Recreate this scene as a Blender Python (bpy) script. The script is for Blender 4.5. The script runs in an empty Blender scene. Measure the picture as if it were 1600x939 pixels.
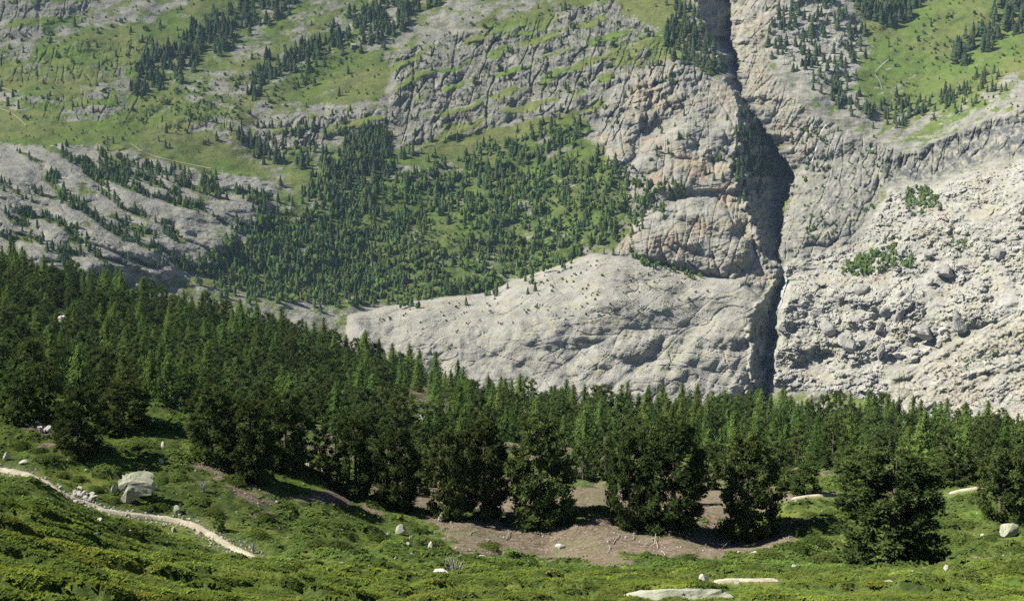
import bpy, math
import numpy as np
from mathutils import Vector

# ------------------------------------------------------------------ camera, world, sun, exposure
SC = bpy.context.scene
COL = SC.collection
R = math.radians
PITCH = R(-9.0)
FPX = 50.0 / 36.0 * 1600.0
CXP, CYP = 800.0, 469.5

cam_d = bpy.data.cameras.new('camera')
cam_d.lens = 50.0
cam_d.sensor_width = 36.0
cam_d.sensor_fit = 'HORIZONTAL'
cam_d.clip_start = 0.5
cam_d.clip_end = 9000.0
cam = bpy.data.objects.new('camera', cam_d)
COL.objects.link(cam)
cam.location = (0, 0, 0)
cam.rotation_euler = (R(90) + PITCH, 0, 0)
SC.camera = cam

SUN_EL, SUN_BACK = R(46), R(-4)         # sun stands to the left
to_sun = Vector((-math.cos(SUN_EL) * math.cos(SUN_BACK), math.cos(SUN_EL) * math.sin(SUN_BACK), math.sin(SUN_EL)))
sun_d = bpy.data.lights.new('sun', 'SUN')
sun_d.energy = 5.0
sun_d.angle = R(0.53)
sun_d.color = (1.0, 0.955, 0.87)
sun = bpy.data.objects.new('sun', sun_d)
COL.objects.link(sun)
sun.rotation_euler = to_sun.to_track_quat('Z', 'Y').to_euler()
sun.location = (-400, 100, 500)

W = bpy.data.worlds.new('World')
SC.world = W
W.use_nodes = True
nt = W.node_tree
nt.nodes.clear()
sky = nt.nodes.new('ShaderNodeTexSky')
sky.sky_type = 'NISHITA'
sky.sun_disc = False
sky.sun_elevation = SUN_EL
sky.sun_rotation = math.atan2(to_sun.x, to_sun.y)
sky.altitude = 2500
sky.air_density = 0.7
sky.dust_density = 0.3
bg = nt.nodes.new('ShaderNodeBackground')
bg.inputs['Strength'].default_value = 0.05
wo = nt.nodes.new('ShaderNodeOutputWorld')
nt.links.new(sky.outputs[0], bg.inputs[0])
nt.links.new(bg.outputs[0], wo.inputs[0])

SC.view_settings.view_transform = 'Standard'
SC.view_settings.look = 'None'
SC.view_settings.exposure = 1.3
SC.view_settings.gamma = 1.0
SC.render.engine = 'CYCLES'
SC.cycles.max_bounces = 5
SC.cycles.diffuse_bounces = 1
SC.cycles.glossy_bounces = 1
SC.cycles.transmission_bounces = 2
SC.cycles.volume_bounces = 0
SC.cycles.transparent_max_bounces = 8
SC.cycles.use_denoising = False

rng = np.random.default_rng(7)

# ------------------------------------------------------------------ maths helpers
def px_dir(u, v):
    """pixel of the photograph -> (x/y, z/y) of its line of sight"""
    xc = (np.asarray(u, float) - CXP) / FPX
    yc = -(np.asarray(v, float) - CYP) / FPX
    dy = math.cos(PITCH) - yc * math.sin(PITCH)
    dz = math.sin(PITCH) + yc * math.cos(PITCH)
    return xc / dy, dz / dy

def to_px(x, y, z):
    f = y * math.cos(PITCH) + z * math.sin(PITCH)
    q = -y * math.sin(PITCH) + z * math.cos(PITCH)
    return CXP + FPX * x / f, CYP - FPX * q / f

def sm(x, a, b):
    t = np.clip((x - a) / (b - a), 0, 1)
    return t * t * (3 - 2 * t)

def _h(ix, iy, seed):
    h = (ix.astype(np.int64) * 374761393 + iy.astype(np.int64) * 668265263 + seed * 974634777) & 0xffffffff
    h = ((h ^ (h >> 13)) * 1274126177) & 0xffffffff
    h = h ^ (h >> 16)
    h = (h * 2246822519) & 0xffffffff
    return (h ^ (h >> 15)).astype(np.float64) / 4294967296.0

def perlin(x, y, seed=0):
    xi, yi = np.floor(x), np.floor(y)
    fx, fy = x - xi, y - yi
    wx = fx * fx * fx * (fx * (fx * 6 - 15) + 10)
    wy = fy * fy * fy * (fy * (fy * 6 - 15) + 10)
    def g(dx, dy):
        a = _h(xi + dx, yi + dy, seed) * 6.2831853
        return np.cos(a) * (fx - dx) + np.sin(a) * (fy - dy)
    a, b, c, d = g(0, 0), g(1, 0), g(0, 1), g(1, 1)
    return (a + (b - a) * wx + (c - a) * wy + (a - b - c + d) * wx * wy) * 1.5

def fbm(x, y, octv=4, seed=0, gain=0.5, lac=2.03):
    s = np.zeros(np.broadcast(x, y).shape)
    amp, n = 1.0, 0.0
    for k in range(octv):
        s = s + amp * perlin(x, y, seed + 17 * k)
        n += amp
        amp *= gain
        x, y = x * lac + 13.7, y * lac - 7.1
    return s / n

def billow(x, y, octv=3, seed=0, gain=0.5):
    s = np.zeros(np.broadcast(x, y).shape)
    amp, n = 1.0, 0.0
    for k in range(octv):
        s = s + amp * np.abs(perlin(x, y, seed + 17 * k))
        n += amp
        amp *= gain
        x, y = x * 2.1 + 3.7, y * 2.1 - 9.1
    return s / n * 1.6

def voronoi(x, y, seed=0):
    xi, yi = np.floor(x), np.floor(y)
    best = np.full(x.shape, 9.0)
    sec = np.full(x.shape, 9.0)
    bx = np.zeros_like(x); by = np.zeros_like(x); r1 = np.zeros_like(x); r2 = np.zeros_like(x); r3 = np.zeros_like(x)
    for dx in (-1, 0, 1):
        for dy in (-1, 0, 1):
            cx, cy = xi + dx, yi + dy
            px, py = cx + _h(cx, cy, seed), cy + _h(cx, cy, seed + 5)
            d = np.hypot(x - px, y - py)
            m = d < best
            sec = np.where(m, best, np.minimum(sec, d))
            best = np.where(m, d, best)
            bx = np.where(m, x - px, bx); by = np.where(m, y - py, by)
            r1 = np.where(m, _h(cx, cy, seed + 11), r1)
            r2 = np.where(m, _h(cx, cy, seed + 23), r2)
            r3 = np.where(m, _h(cx, cy, seed + 37), r3)
    return best, sec, bx, by, r1, r2, r3

class TPS:
    def __init__(self, P, val, smooth=0.0):
        self.P = P = np.asarray(P, float)
        n = len(P)
        K = self.phi(P, P) + smooth * np.eye(n)
        A = np.zeros((n + 3, n + 3))
        A[:n, :n] = K
        A[:n, n] = 1; A[:n, n + 1:] = P
        A[n, :n] = 1; A[n + 1:, :n] = P.T
        self.w = np.linalg.solve(A, np.concatenate([val, np.zeros(3)]))
    @staticmethod
    def phi(A, B):
        d2 = ((A[:, None, :] - B[None, :, :]) ** 2).sum(-1) + 1e-12
        return 0.5 * d2 * np.log(d2)
    def __call__(self, X):
        X = np.asarray(X, float)
        n = len(self.P)
        out = np.empty(len(X))
        for i in range(0, len(X), 40000):
            c = X[i:i + 40000]
            out[i:i + 40000] = self.phi(c, self.P) @ self.w[:n] + self.w[n] + c @ self.w[n + 1:]
        return out

class Poly:
    """signed distance (px, inside positive) to a traced outline, on a coarse grid"""
    U0, V0, ST, NU, NV = -280, -170, 4, 541, 240
    def __init__(self, pts):
        gu = self.U0 + self.ST * np.arange(self.NU)
        gv = self.V0 + self.ST * np.arange(self.NV)
        Ug, Vg = np.meshgrid(gu.astype(float), gv.astype(float))
        self.g = poly_sd(pts, Ug, Vg)
        self.pts = np.array(pts, float)
    def __call__(self, u, v):
        x = np.clip((u - self.U0) / self.ST, 0, self.NU - 1.001)
        y = np.clip((v - self.V0) / self.ST, 0, self.NV - 1.001)
        i, j = x.astype(int), y.astype(int)
        fx, fy = x - i, y - j
        g = self.g
        return (g[j, i] * (1 - fx) + g[j, i + 1] * fx) * (1 - fy) + (g[j + 1, i] * (1 - fx) + g[j + 1, i + 1] * fx) * fy

def poly_sd(pts, X, Y):
    d = np.full(X.shape, 1e9)
    ins = np.zeros(X.shape, bool)
    n = len(pts)
    for k in range(n):
        x0, y0 = pts[k]; x1, y1 = pts[(k + 1) % n]
        ex, ey = x1 - x0, y1 - y0
        t = np.clip(((X - x0) * ex + (Y - y0) * ey) / (ex * ex + ey * ey + 1e-9), 0, 1)
        d = np.minimum(d, np.hypot(X - x0 - t * ex, Y - y0 - t * ey))
        if y0 != y1:
            c = ((y0 > Y) != (y1 > Y)) & (X < (x1 - x0) * (Y - y0) / (y1 - y0) + x0)
            ins ^= c
    return np.where(ins, d, -d)

# ------------------------------------------------------------------ mesh and object helpers
def make_mesh(name, V, F, mats, colors=None, smooth=False, matidx=None):
    """V (n,3); F list of int arrays (m,k) of tris or quads"""
    if isinstance(F, np.ndarray):
        F = [F]
    F = [f for f in F if len(f)]
    me = bpy.data.meshes.new(name)
    me.vertices.add(len(V))
    me.vertices.foreach_set('co', np.ascontiguousarray(V, np.float32).ravel())
    loops = np.concatenate([f.ravel() for f in F]).astype(np.int32)
    tot = np.concatenate([np.full(len(f), f.shape[1]) for f in F]).astype(np.int32)
    start = (np.cumsum(tot) - tot).astype(np.int32)
    me.loops.add(len(loops))
    me.loops.foreach_set('vertex_index', loops)
    me.polygons.add(len(tot))
    me.polygons.foreach_set('loop_start', start)
    me.polygons.foreach_set('loop_total', tot)
    me.polygons.foreach_set('use_smooth', np.full(len(tot), smooth, bool))
    if matidx is not None:
        me.polygons.foreach_set('material_index', matidx.astype(np.int32))
    for nm, c in (colors or {}).items():
        at = me.color_attributes.new(nm, 'FLOAT_COLOR', 'POINT')
        c = np.asarray(c, np.float32)
        if c.shape[1] == 3:
            c = np.concatenate([c, np.ones((len(c), 1), np.float32)], 1)
        at.data.foreach_set('color', np.ascontiguousarray(c, np.float32).ravel())
    for m in (mats if isinstance(mats, (list, tuple)) else [mats]):
        me.materials.append(m)
    me.update(calc_edges=True)
    me.validate()
    return me

def link(name, me, parent=None):
    o = bpy.data.objects.new(name, me)
    COL.objects.link(o)
    if parent is not None:
        o.parent = parent
    return o

def tag(o, label=None, cat=None, group=None, kind=None):
    for k, val in (('label', label), ('category', cat), ('group', group), ('kind', kind)):
        if val:
            o[k] = val
    return o

def empty(name, loc, rz=0.0, sc=1.0):
    o = bpy.data.objects.new(name, None)
    COL.objects.link(o)
    o.location = loc
    o.rotation_euler = (0, 0, rz)
    o.scale = (sc, sc, sc) if np.isscalar(sc) else sc
    o.empty_display_size = 0.3
    return o

def grid_faces(nr, nc):
    i = np.arange(nr - 1)[:, None] * nc + np.arange(nc - 1)[None, :]
    i = i.ravel()
    return np.stack([i, i + nc, i + nc + 1, i + 1], 1)

class Bag:
    """collects geometry into one mesh"""
    def __init__(self):
        self.V, self.F, self.C, self.n = [], [], [], 0
    def add(self, V, F, c=None):
        V = np.asarray(V, float)
        self.V.append(V)
        self.F.append(np.asarray(F) + self.n)
        if c is not None:
            c = np.asarray(c, float)
            self.C.append(np.broadcast_to(c, (len(V), 3)) if c.ndim == 1 else c)
        self.n += len(V)
    def mesh(self, name, mats, smooth=False):
        V = np.concatenate(self.V)
        tri = [f for f in self.F if f.shape[1] == 3]
        qd = [f for f in self.F if f.shape[1] == 4]
        F = ([np.concatenate(tri)] if tri else []) + ([np.concatenate(qd)] if qd else [])
        col = {'tint': np.concatenate(self.C)} if self.C else None
        return make_mesh(name, V, F, mats, col, smooth)

def icosphere(sub):
    t = (1 + 5 ** 0.5) / 2
    V = [(-1, t, 0), (1, t, 0), (-1, -t, 0), (1, -t, 0), (0, -1, t), (0, 1, t), (0, -1, -t), (0, 1, -t), (t, 0, -1), (t, 0, 1), (-t, 0, -1), (-t, 0, 1)]
    F = [(0, 11, 5), (0, 5, 1), (0, 1, 7), (0, 7, 10), (0, 10, 11), (1, 5, 9), (5, 11, 4), (11, 10, 2), (10, 7, 6), (7, 1, 8), (3, 9, 4), (3, 4, 2), (3, 2, 6), (3, 6, 8), (3, 8, 9), (4, 9, 5), (2, 4, 11), (6, 2, 10), (8, 6, 7), (9, 8, 1)]
    V = [np.array(v) / np.linalg.norm(v) for v in V]
    for _ in range(sub):
        mid, F2 = {}, []
        def m(a, b):
            k = (min(a, b), max(a, b))
            if k not in mid:
                p = V[a] + V[b]
                V.append(p / np.linalg.norm(p))
                mid[k] = len(V) - 1
            return mid[k]
        for a, b, c in F:
            ab, bc, ca = m(a, b), m(b, c), m(c, a)
            F2 += [(a, ab, ca), (b, bc, ab), (c, ca, bc), (ab, bc, ca)]
        F = F2
    return np.array(V), np.array(F)

ICO = [icosphere(k) for k in range(4)]

def rock_shape(seed, sub=2, planes=11, rough=0.05, dmin=0.5, dmax=0.88):
    """a faceted block of unit half-size, its flat faces cut by random planes"""
    r = np.random.default_rng(seed)
    V, F = ICO[sub]
    V = V.copy()
    N = r.normal(size=(planes, 3)); N /= np.linalg.norm(N, axis=1)[:, None]
    D = r.uniform(dmin, dmax, planes)
    s = np.ones(len(V)) * 1.05
    for n, d in zip(N, D):
        c = V @ n
        s = np.where(c > 0.05, np.minimum(s, d / np.maximum(c, 0.05)), s)
    V = V * s[:, None]
    V += r.normal(size=V.shape) * rough * 0.5
    return V, F

def tube(P, rad, seg=6):
    """tapered tube along points P with radii rad"""
    P = np.asarray(P, float); n = len(P)
    T = np.gradient(P, axis=0); T /= np.linalg.norm(T, axis=1)[:, None] + 1e-9
    ref = np.array([0.31, 0.95, 0.05])
    A = np.cross(T, ref); A /= np.linalg.norm(A, axis=1)[:, None] + 1e-9
    B = np.cross(T, A)
    an = np.arange(seg) * 2 * np.pi / seg
    V = P[:, None, :] + np.asarray(rad)[:, None, None] * (np.cos(an)[None, :, None] * A[:, None, :] + np.sin(an)[None, :, None] * B[:, None, :])
    V = V.reshape(-1, 3)
    i = (np.arange(n - 1)[:, None] * seg + np.arange(seg)[None, :]).ravel()
    j = (np.arange(n - 1)[:, None] * seg + (np.arange(seg)[None, :] + 1) % seg).ravel()
    return V, np.stack([i, j, j + seg, i + seg], 1)

# ------------------------------------------------------------------ materials
class Mat:
    def __init__(self, name):
        self.m = bpy.data.materials.new(name)
        self.m.use_nodes = True
        self.t = self.m.node_tree
        self.t.nodes.clear()
        self.out = self.n('ShaderNodeOutputMaterial')
    def n(self, k, **kw):
        x = self.t.nodes.new(k)
        for a, b in kw.items():
            setattr(x, a, b)
        return x
    def l(self, a, b):
        self.t.links.new(a, b)
    def val(self, sock, x):
        if hasattr(x, 'links'):
            self.l(x, sock)
        else:
            sock.default_value = x
    def coord(self, scale=(1, 1, 1), rot=(0, 0, 0)):
        tc = self.n('ShaderNodeTexCoord')
        mp = self.n('ShaderNodeMapping')
        mp.inputs['Scale'].default_value = scale
        mp.inputs['Rotation'].default_value = rot
        self.l(tc.outputs['Object'], mp.inputs[0])
        return mp.outputs[0]
    def noise(self, vec, scale, detail=3, rough=0.55, dist=0.0):
        x = self.n('ShaderNodeTexNoise')
        self.l(vec, x.inputs['Vector'])
        x.inputs['Scale'].default_value = scale
        x.inputs['Detail'].default_value = detail
        x.inputs['Roughness'].default_value = rough
        x.inputs['Distortion'].default_value = dist
        return x.outputs['Fac']
    def ramp(self, fac, a, b, lo=0.0, hi=1.0):
        x = self.n('ShaderNodeMapRange', interpolation_type='SMOOTHSTEP')
        self.val(x.inputs[0], fac)
        x.inputs[1].default_value = a; x.inputs[2].default_value = b
        x.inputs[3].default_value = lo; x.inputs[4].default_value = hi
        return x.outputs[0]
    def math(self, op, a, b=0.0, clamp=False):
        x = self.n('ShaderNodeMath', operation=op, use_clamp=clamp)
        self.val(x.inputs[0], a); self.val(x.inputs[1], b)
        return x.outputs[0]
    def mix(self, fac, a, b, mode='MIX'):
        x = self.n('ShaderNodeMix', data_type='RGBA', blend_type=mode)
        self.val(x.inputs[0], fac)
        for s, c in ((x.inputs[6], a), (x.inputs[7], b)):
            if hasattr(c, 'links'):
                self.l(c, s)
            else:
                s.default_value = (c[0], c[1], c[2], 1)
        return x.outputs[2]
    def attr(self, name):
        a = self.n('ShaderNodeVertexColor', layer_name=name)
        return a.outputs[0]
    def sep(self, c):
        s = self.n('ShaderNodeSeparateColor')
        self.l(c, s.inputs[0])
        return s.outputs[0], s.outputs[1], s.outputs[2]
    def hsv(self, c, h=0.5, s=1.0, v=1.0):
        x = self.n('ShaderNodeHueSaturation')
        self.val(x.inputs['Hue'], h); self.val(x.inputs['Saturation'], s); self.val(x.inputs['Value'], v)
        self.l(c, x.inputs['Color'])
        return x.outputs[0]
    def bump(self, h, strength=0.5, dist=1.0):
        b = self.n('ShaderNodeBump')
        b.inputs['Strength'].default_value = strength
        b.inputs['Distance'].default_value = dist
        self.l(h, b.inputs['Height'])
        return b.outputs[0]
    def diffuse(self, col, normal=None, rough=0.9):
        d = self.n('ShaderNodeBsdfDiffuse')
        d.inputs['Roughness'].default_value = rough
        if hasattr(col, 'links'):
            self.l(col, d.inputs[0])
        else:
            d.inputs[0].default_value = (*col, 1)
        if normal is not None:
            self.l(normal, d.inputs['Normal'])
        return d.outputs[0]
    def finish(self, sh):
        self.l(sh, self.out.inputs[0])
        return self.m

def foliage_mat(name, col, trans=0.3, spread=0.04, tint=True, vary=0.35):
    M = Mat(name)
    oi = M.n('ShaderNodeObjectInfo')
    c = M.coord()
    base = M.mix(M.noise(c, 0.9, 2), [x * 0.75 for x in col], [x * 1.25 for x in col])
    if tint:
        base = M.mix(1.0, base, M.attr('tint'), 'MULTIPLY')
    hue = M.math('ADD', M.math('MULTIPLY', oi.outputs['Random'], spread), 0.5 - spread * 0.6)
    v = M.math('ADD', M.math('MULTIPLY', M.math('FRACT', M.math('MULTIPLY', oi.outputs['Random'], 7.31)), 2 * vary), 1 - vary)
    base = M.hsv(base, hue, 1.0, v)
    d = M.diffuse(base)
    t = M.n('ShaderNodeBsdfTranslucent')
    M.l(base, t.inputs[0])
    mx = M.n('ShaderNodeMixShader')
    mx.inputs[0].default_value = trans
    M.l(d, mx.inputs[1]); M.l(t.outputs[0], mx.inputs[2])
    return M.finish(mx.outputs[0])

def mountain_mat(name):
    """mask.r grass, mask.g warm rock, mask.b pale bare rock; mask2.r dark heath, mask2.g dark water streaks"""
    M = Mat(name)
    c = M.coord()
    cs = M.coord((1, 0.35, 0.16))
    grass, warm, pale = M.sep(M.attr('mask'))
    heath, streak, crack = M.sep(M.attr('mask2'))
    n1 = M.noise(c, 0.012, 4)
    n2 = M.noise(c, 0.09, 4, 0.65)
    n3 = M.noise(c, 0.35, 3, 0.7)
    ns = M.noise(cs, 0.16, 4, 0.6)
    rock = M.mix(M.ramp(n2, 0.36, 0.64), (0.178, 0.171, 0.155), (0.31, 0.299, 0.26))
    rock = M.mix(M.math('MULTIPLY', M.ramp(ns, 0.52, 0.68), 0.45), rock, (0.16, 0.165, 0.175))
    prk = M.mix(M.ramp(n2, 0.34, 0.66), (0.285, 0.279, 0.253), (0.40, 0.389, 0.351))
    rock = M.mix(pale, rock, prk)
    wrk = M.mix(M.ramp(n1, 0.4, 0.6), (0.36, 0.295, 0.215), (0.345, 0.25, 0.18))
    rock = M.mix(M.math('MULTIPLY', M.math('MULTIPLY', warm, M.ramp(M.noise(c, 0.03, 4), 0.35, 0.6)), 0.8), rock, wrk)
    rock = M.mix(M.math('MULTIPLY', M.ramp(n3, 0.58, 0.72), 0.5), rock, (0.13, 0.13, 0.125))
    rock = M.mix(M.math('MULTIPLY', M.ramp(M.noise(c, 0.05, 4), 0.5, 0.68), 0.35), rock, (0.30, 0.30, 0.17))
    rock = M.mix(M.math('MULTIPLY', streak, M.ramp(ns, 0.42, 0.6)), rock, (0.085, 0.09, 0.10))
    rock = M.mix(M.math('MULTIPLY', M.ramp(M.noise(c, 0.8, 3, 0.75), 0.46, 0.66), 0.45), rock, (0.105, 0.105, 0.095))
    rock = M.mix(M.math('MULTIPLY', M.ramp(M.noise(c, 0.18, 4, 0.7), 0.48, 0.62), 0.4), rock, (0.235, 0.235, 0.12))
    rock = M.mix(M.math('MULTIPLY', crack, M.ramp(n2, 0.3, 0.55)), rock, (0.065, 0.07, 0.04))
    gr = M.mix(M.ramp(n1, 0.38, 0.62), (0.105, 0.16, 0.034), (0.15, 0.165, 0.055))
    gr = M.mix(M.math('MULTIPLY', M.ramp(n2, 0.5, 0.7), 0.7), gr, (0.165, 0.165, 0.075))
    gr = M.mix(M.math('MULTIPLY', M.ramp(n3, 0.52, 0.64), 0.55), gr, (0.06, 0.085, 0.03))
    gr = M.mix(heath, gr, M.mix(M.ramp(n3, 0.4, 0.6), (0.045, 0.075, 0.025), (0.10, 0.125, 0.04)))
    gm = M.ramp(M.math('ADD', grass, M.math('MULTIPLY', M.math('SUBTRACT', n3, 0.5), 0.7)), 0.42, 0.6)
    col = M.mix(gm, rock, gr)
    bh = M.math('ADD', M.noise(c, 0.5, 3, 0.7), M.math('MULTIPLY', n2, 1.5))
    return M.finish(M.diffuse(col, M.bump(bh, 0.7, 2.0)))

def stone_mat(name, a, b, lichen=(0.30, 0.31, 0.16), scale=1.0, lich=0.5, vary=0.15):
    M = Mat(name)
    oi = M.n('ShaderNodeObjectInfo')
    c = M.coord()
    col = M.mix(M.ramp(M.noise(c, 1.3 * scale, 4), 0.35, 0.65), a, b)
    col = M.mix(M.math('MULTIPLY', M.ramp(M.noise(c, 2.9 * scale, 4, 0.6), 0.48, 0.62), lich), col, lichen)
    col = M.mix(M.math('MULTIPLY', M.ramp(M.noise(c, 9.0 * scale, 3, 0.7), 0.56, 0.7), 0.6), col, (0.1, 0.1, 0.09))
    v = M.math('ADD', M.math('MULTIPLY', oi.outputs['Random'], 2 * vary), 1 - vary)
    col = M.hsv(col, 0.5, 1.0, v)
    return M.finish(M.diffuse(col, M.bump(M.noise(c, 7 * scale, 4, 0.65), 0.6, 0.06 / scale)))

def ground_mat():
    """mask.r bare soil and painted shade, mask.g grass (else dark heath litter), mask.b stony"""
    M = Mat('alpine_ground')
    c = M.coord()
    soil, grass, stony = M.sep(M.attr('mask'))
    n1, n2, n3 = M.noise(c, 0.25, 4), M.noise(c, 1.6, 4, 0.65), M.noise(c, 7.0, 3, 0.7)
    so = M.mix(M.ramp(n2, 0.35, 0.65), (0.076, 0.057, 0.037), (0.158, 0.124, 0.083))
    so = M.mix(M.math('MULTIPLY', M.ramp(M.noise(c, 3.4, 4, 0.7), 0.5, 0.66), 0.7), so, (0.062, 0.048, 0.033))
    so = M.mix(M.math('MULTIPLY', M.ramp(n3, 0.56, 0.68), 0.7), so, (0.27, 0.235, 0.19))
    so = M.mix(M.math('MULTIPLY', M.ramp(n1, 0.5, 0.64), 0.5), so, (0.10, 0.105, 0.045))
    gr = M.mix(M.ramp(n1, 0.38, 0.62), (0.075, 0.12, 0.022), (0.13, 0.145, 0.035))
    gr = M.mix(M.math('MULTIPLY', M.ramp(n3, 0.5, 0.68), 0.6), gr, (0.05, 0.075, 0.02))
    he = M.mix(M.ramp(n2, 0.4, 0.6), (0.04, 0.06, 0.018), (0.08, 0.105, 0.028))
    base = M.mix(M.ramp(M.math('ADD', grass, M.math('MULTIPLY', M.math('SUBTRACT', n2, 0.5), 0.8)), 0.35, 0.65), he, gr)
    sm_ = M.ramp(M.math('ADD', soil, M.math('MULTIPLY', M.math('SUBTRACT', n2, 0.5), 0.9)), 0.4, 0.62)
    col = M.mix(sm_, base, so)
    col = M.mix(M.math('MULTIPLY', stony, M.ramp(n3, 0.45, 0.6)), col, (0.33, 0.31, 0.27))
    bh = M.math('ADD', n2, M.math('MULTIPLY', n3, 0.5))
    return M.finish(M.diffuse(col, M.bump(bh, 0.8, 0.18)))

def path_mat(name, a, b, sc=1.0):
    M = Mat(name)
    c = M.coord()
    col = M.mix(M.ramp(M.noise(c, 1.2 * sc, 4), 0.35, 0.65), a, b)
    col = M.mix(M.math('MULTIPLY', M.ramp(M.noise(c, 6 * sc, 3, 0.7), 0.52, 0.66), 0.6), col, (0.22, 0.19, 0.14))
    return M.finish(M.diffuse(col, M.bump(M.noise(c, 9 * sc, 3, 0.7), 0.6, 0.06 / sc)))

def bark_mat(name, a, b):
    M = Mat(name)
    c = M.coord((1, 1, 0.25))
    n = M.noise(c, 9, 4, 0.65)
    return M.finish(M.diffuse(M.mix(M.ramp(n, 0.35, 0.65), a, b), M.bump(n, 0.7, 0.05)))

def water_mat(name):
    M = Mat(name)
    c = M.coord()
    n = M.noise(c, 0.5, 4, 0.7, 0.6)
    col = M.mix(M.ramp(n, 0.42, 0.6), (0.22, 0.27, 0.28), (0.5, 0.53, 0.54))
    p = M.n('ShaderNodeBsdfPrincipled')
    M.l(col, p.inputs['Base Color'])
    p.inputs['Roughness'].default_value = 0.35
    M.l(M.bump(n, 0.6, 0.6), p.inputs['Normal'])
    return M.finish(p.outputs[0])

MT_MOUNT = mountain_mat('alpine_mountain')
MT_GROUND = ground_mat()
MT_PINE = foliage_mat('stone_pine_needles', (0.08, 0.107, 0.032), 0.18, 0.03)
MT_PINEW = foliage_mat('wood_pine_needles', (0.098, 0.14, 0.04), 0.22, 0.03, vary=0.25)
MT_LARCH = foliage_mat('larch_needles', (0.135, 0.205, 0.05), 0.35, 0.04, vary=0.24)
MT_FAR = foliage_mat('far_conifer_needles', (0.094, 0.132, 0.055), 0.2, 0.0)
MT_FARSH = foliage_mat('far_bush_leaves', (0.095, 0.13, 0.045), 0.25, 0.0)
MT_HEATH = foliage_mat('heath_leaves', (0.122, 0.158, 0.043), 0.35, 0.0)
MT_JUNI = foliage_mat('juniper_leaves', (0.115, 0.165, 0.04), 0.3, 0.03)
MT_BARK = bark_mat('pine_bark', (0.09, 0.065, 0.05), (0.19, 0.15, 0.125))
MT_DEAD = bark_mat('dead_wood', (0.29, 0.265, 0.23), (0.46, 0.43, 0.385))
MT_ROCK = stone_mat('lichen_boulder', (0.32, 0.33, 0.25), (0.43, 0.43, 0.35), (0.34, 0.36, 0.2))
MT_PALE = stone_mat('pale_stone', (0.42, 0.40, 0.36), (0.56, 0.53, 0.48), lich=0.25)
MT_FARROCK = stone_mat('landslide_boulder', (0.27, 0.263, 0.243), (0.385, 0.373, 0.34), (0.27, 0.25, 0.19), 0.12, 0.4)
MT_PATH = path_mat('trodden_path', (0.34, 0.305, 0.22), (0.47, 0.42, 0.325))
MT_TRAIL = path_mat('far_trail', (0.27, 0.235, 0.15), (0.34, 0.30, 0.20), 0.2)
MT_WATER = water_mat('white_water')

# ------------------------------------------------------------------ the far mountainside
MC = [(-260, 0, 1860), (-260, 200, 1480), (-260, 420, 1080), (0, 0, 1800), (200, 0, 1810), (450, 0, 1800), (700, 0, 1770), (950, 0, 1730), (1100, 0, 1720), (1300, 0, 1730), (1450, 0, 1760), (1600, 0, 1740), (1860, 0, 1650),
      (0, 120, 1640), (250, 120, 1650), (450, 110, 1660), (700, 130, 1610), (900, 110, 1600), (1060, 110, 1580), (1250, 110, 1600), (1420, 110, 1640), (1600, 110, 1590), (1860, 100, 1480),
      (0, 210, 1450), (250, 215, 1480), (450, 220, 1520), (650, 220, 1530), (850, 210, 1510), (1060, 210, 1470), (1300, 210, 1490), (1440, 200, 1500), (1600, 180, 1430),
      (0, 300, 1250), (200, 320, 1290), (400, 320, 1370), (600, 320, 1420), (850, 310, 1420), (1060, 320, 1370), (1290, 320, 1390), (1450, 310, 1360), (1600, 300, 1270), (1860, 300, 1130),
      (0, 400, 1110), (300, 430, 1200), (550, 440, 1290), (800, 430, 1310), (1060, 420, 1300), (1230, 430, 1300), (1400, 420, 1255), (1600, 420, 1170), (1860, 430, 1040),
      (550, 520, 1180), (900, 520, 1215), (1200, 530, 1240), (1400, 530, 1190), (1600, 530, 1100), (900, 620, 1140), (1200, 620, 1180), (1400, 620, 1130), (1600, 620, 1050), (1860, 620, 960), (600, 620, 1110), (200, 560, 1030), (-260, 600, 900), (900, 740, 1060), (1600, 740, 960), (0, 740, 860)]
MC = np.array(MC, float)
TP_M = TPS(MC[:, :2] / 600.0, np.log(MC[:, 2]), 0.002)

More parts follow.
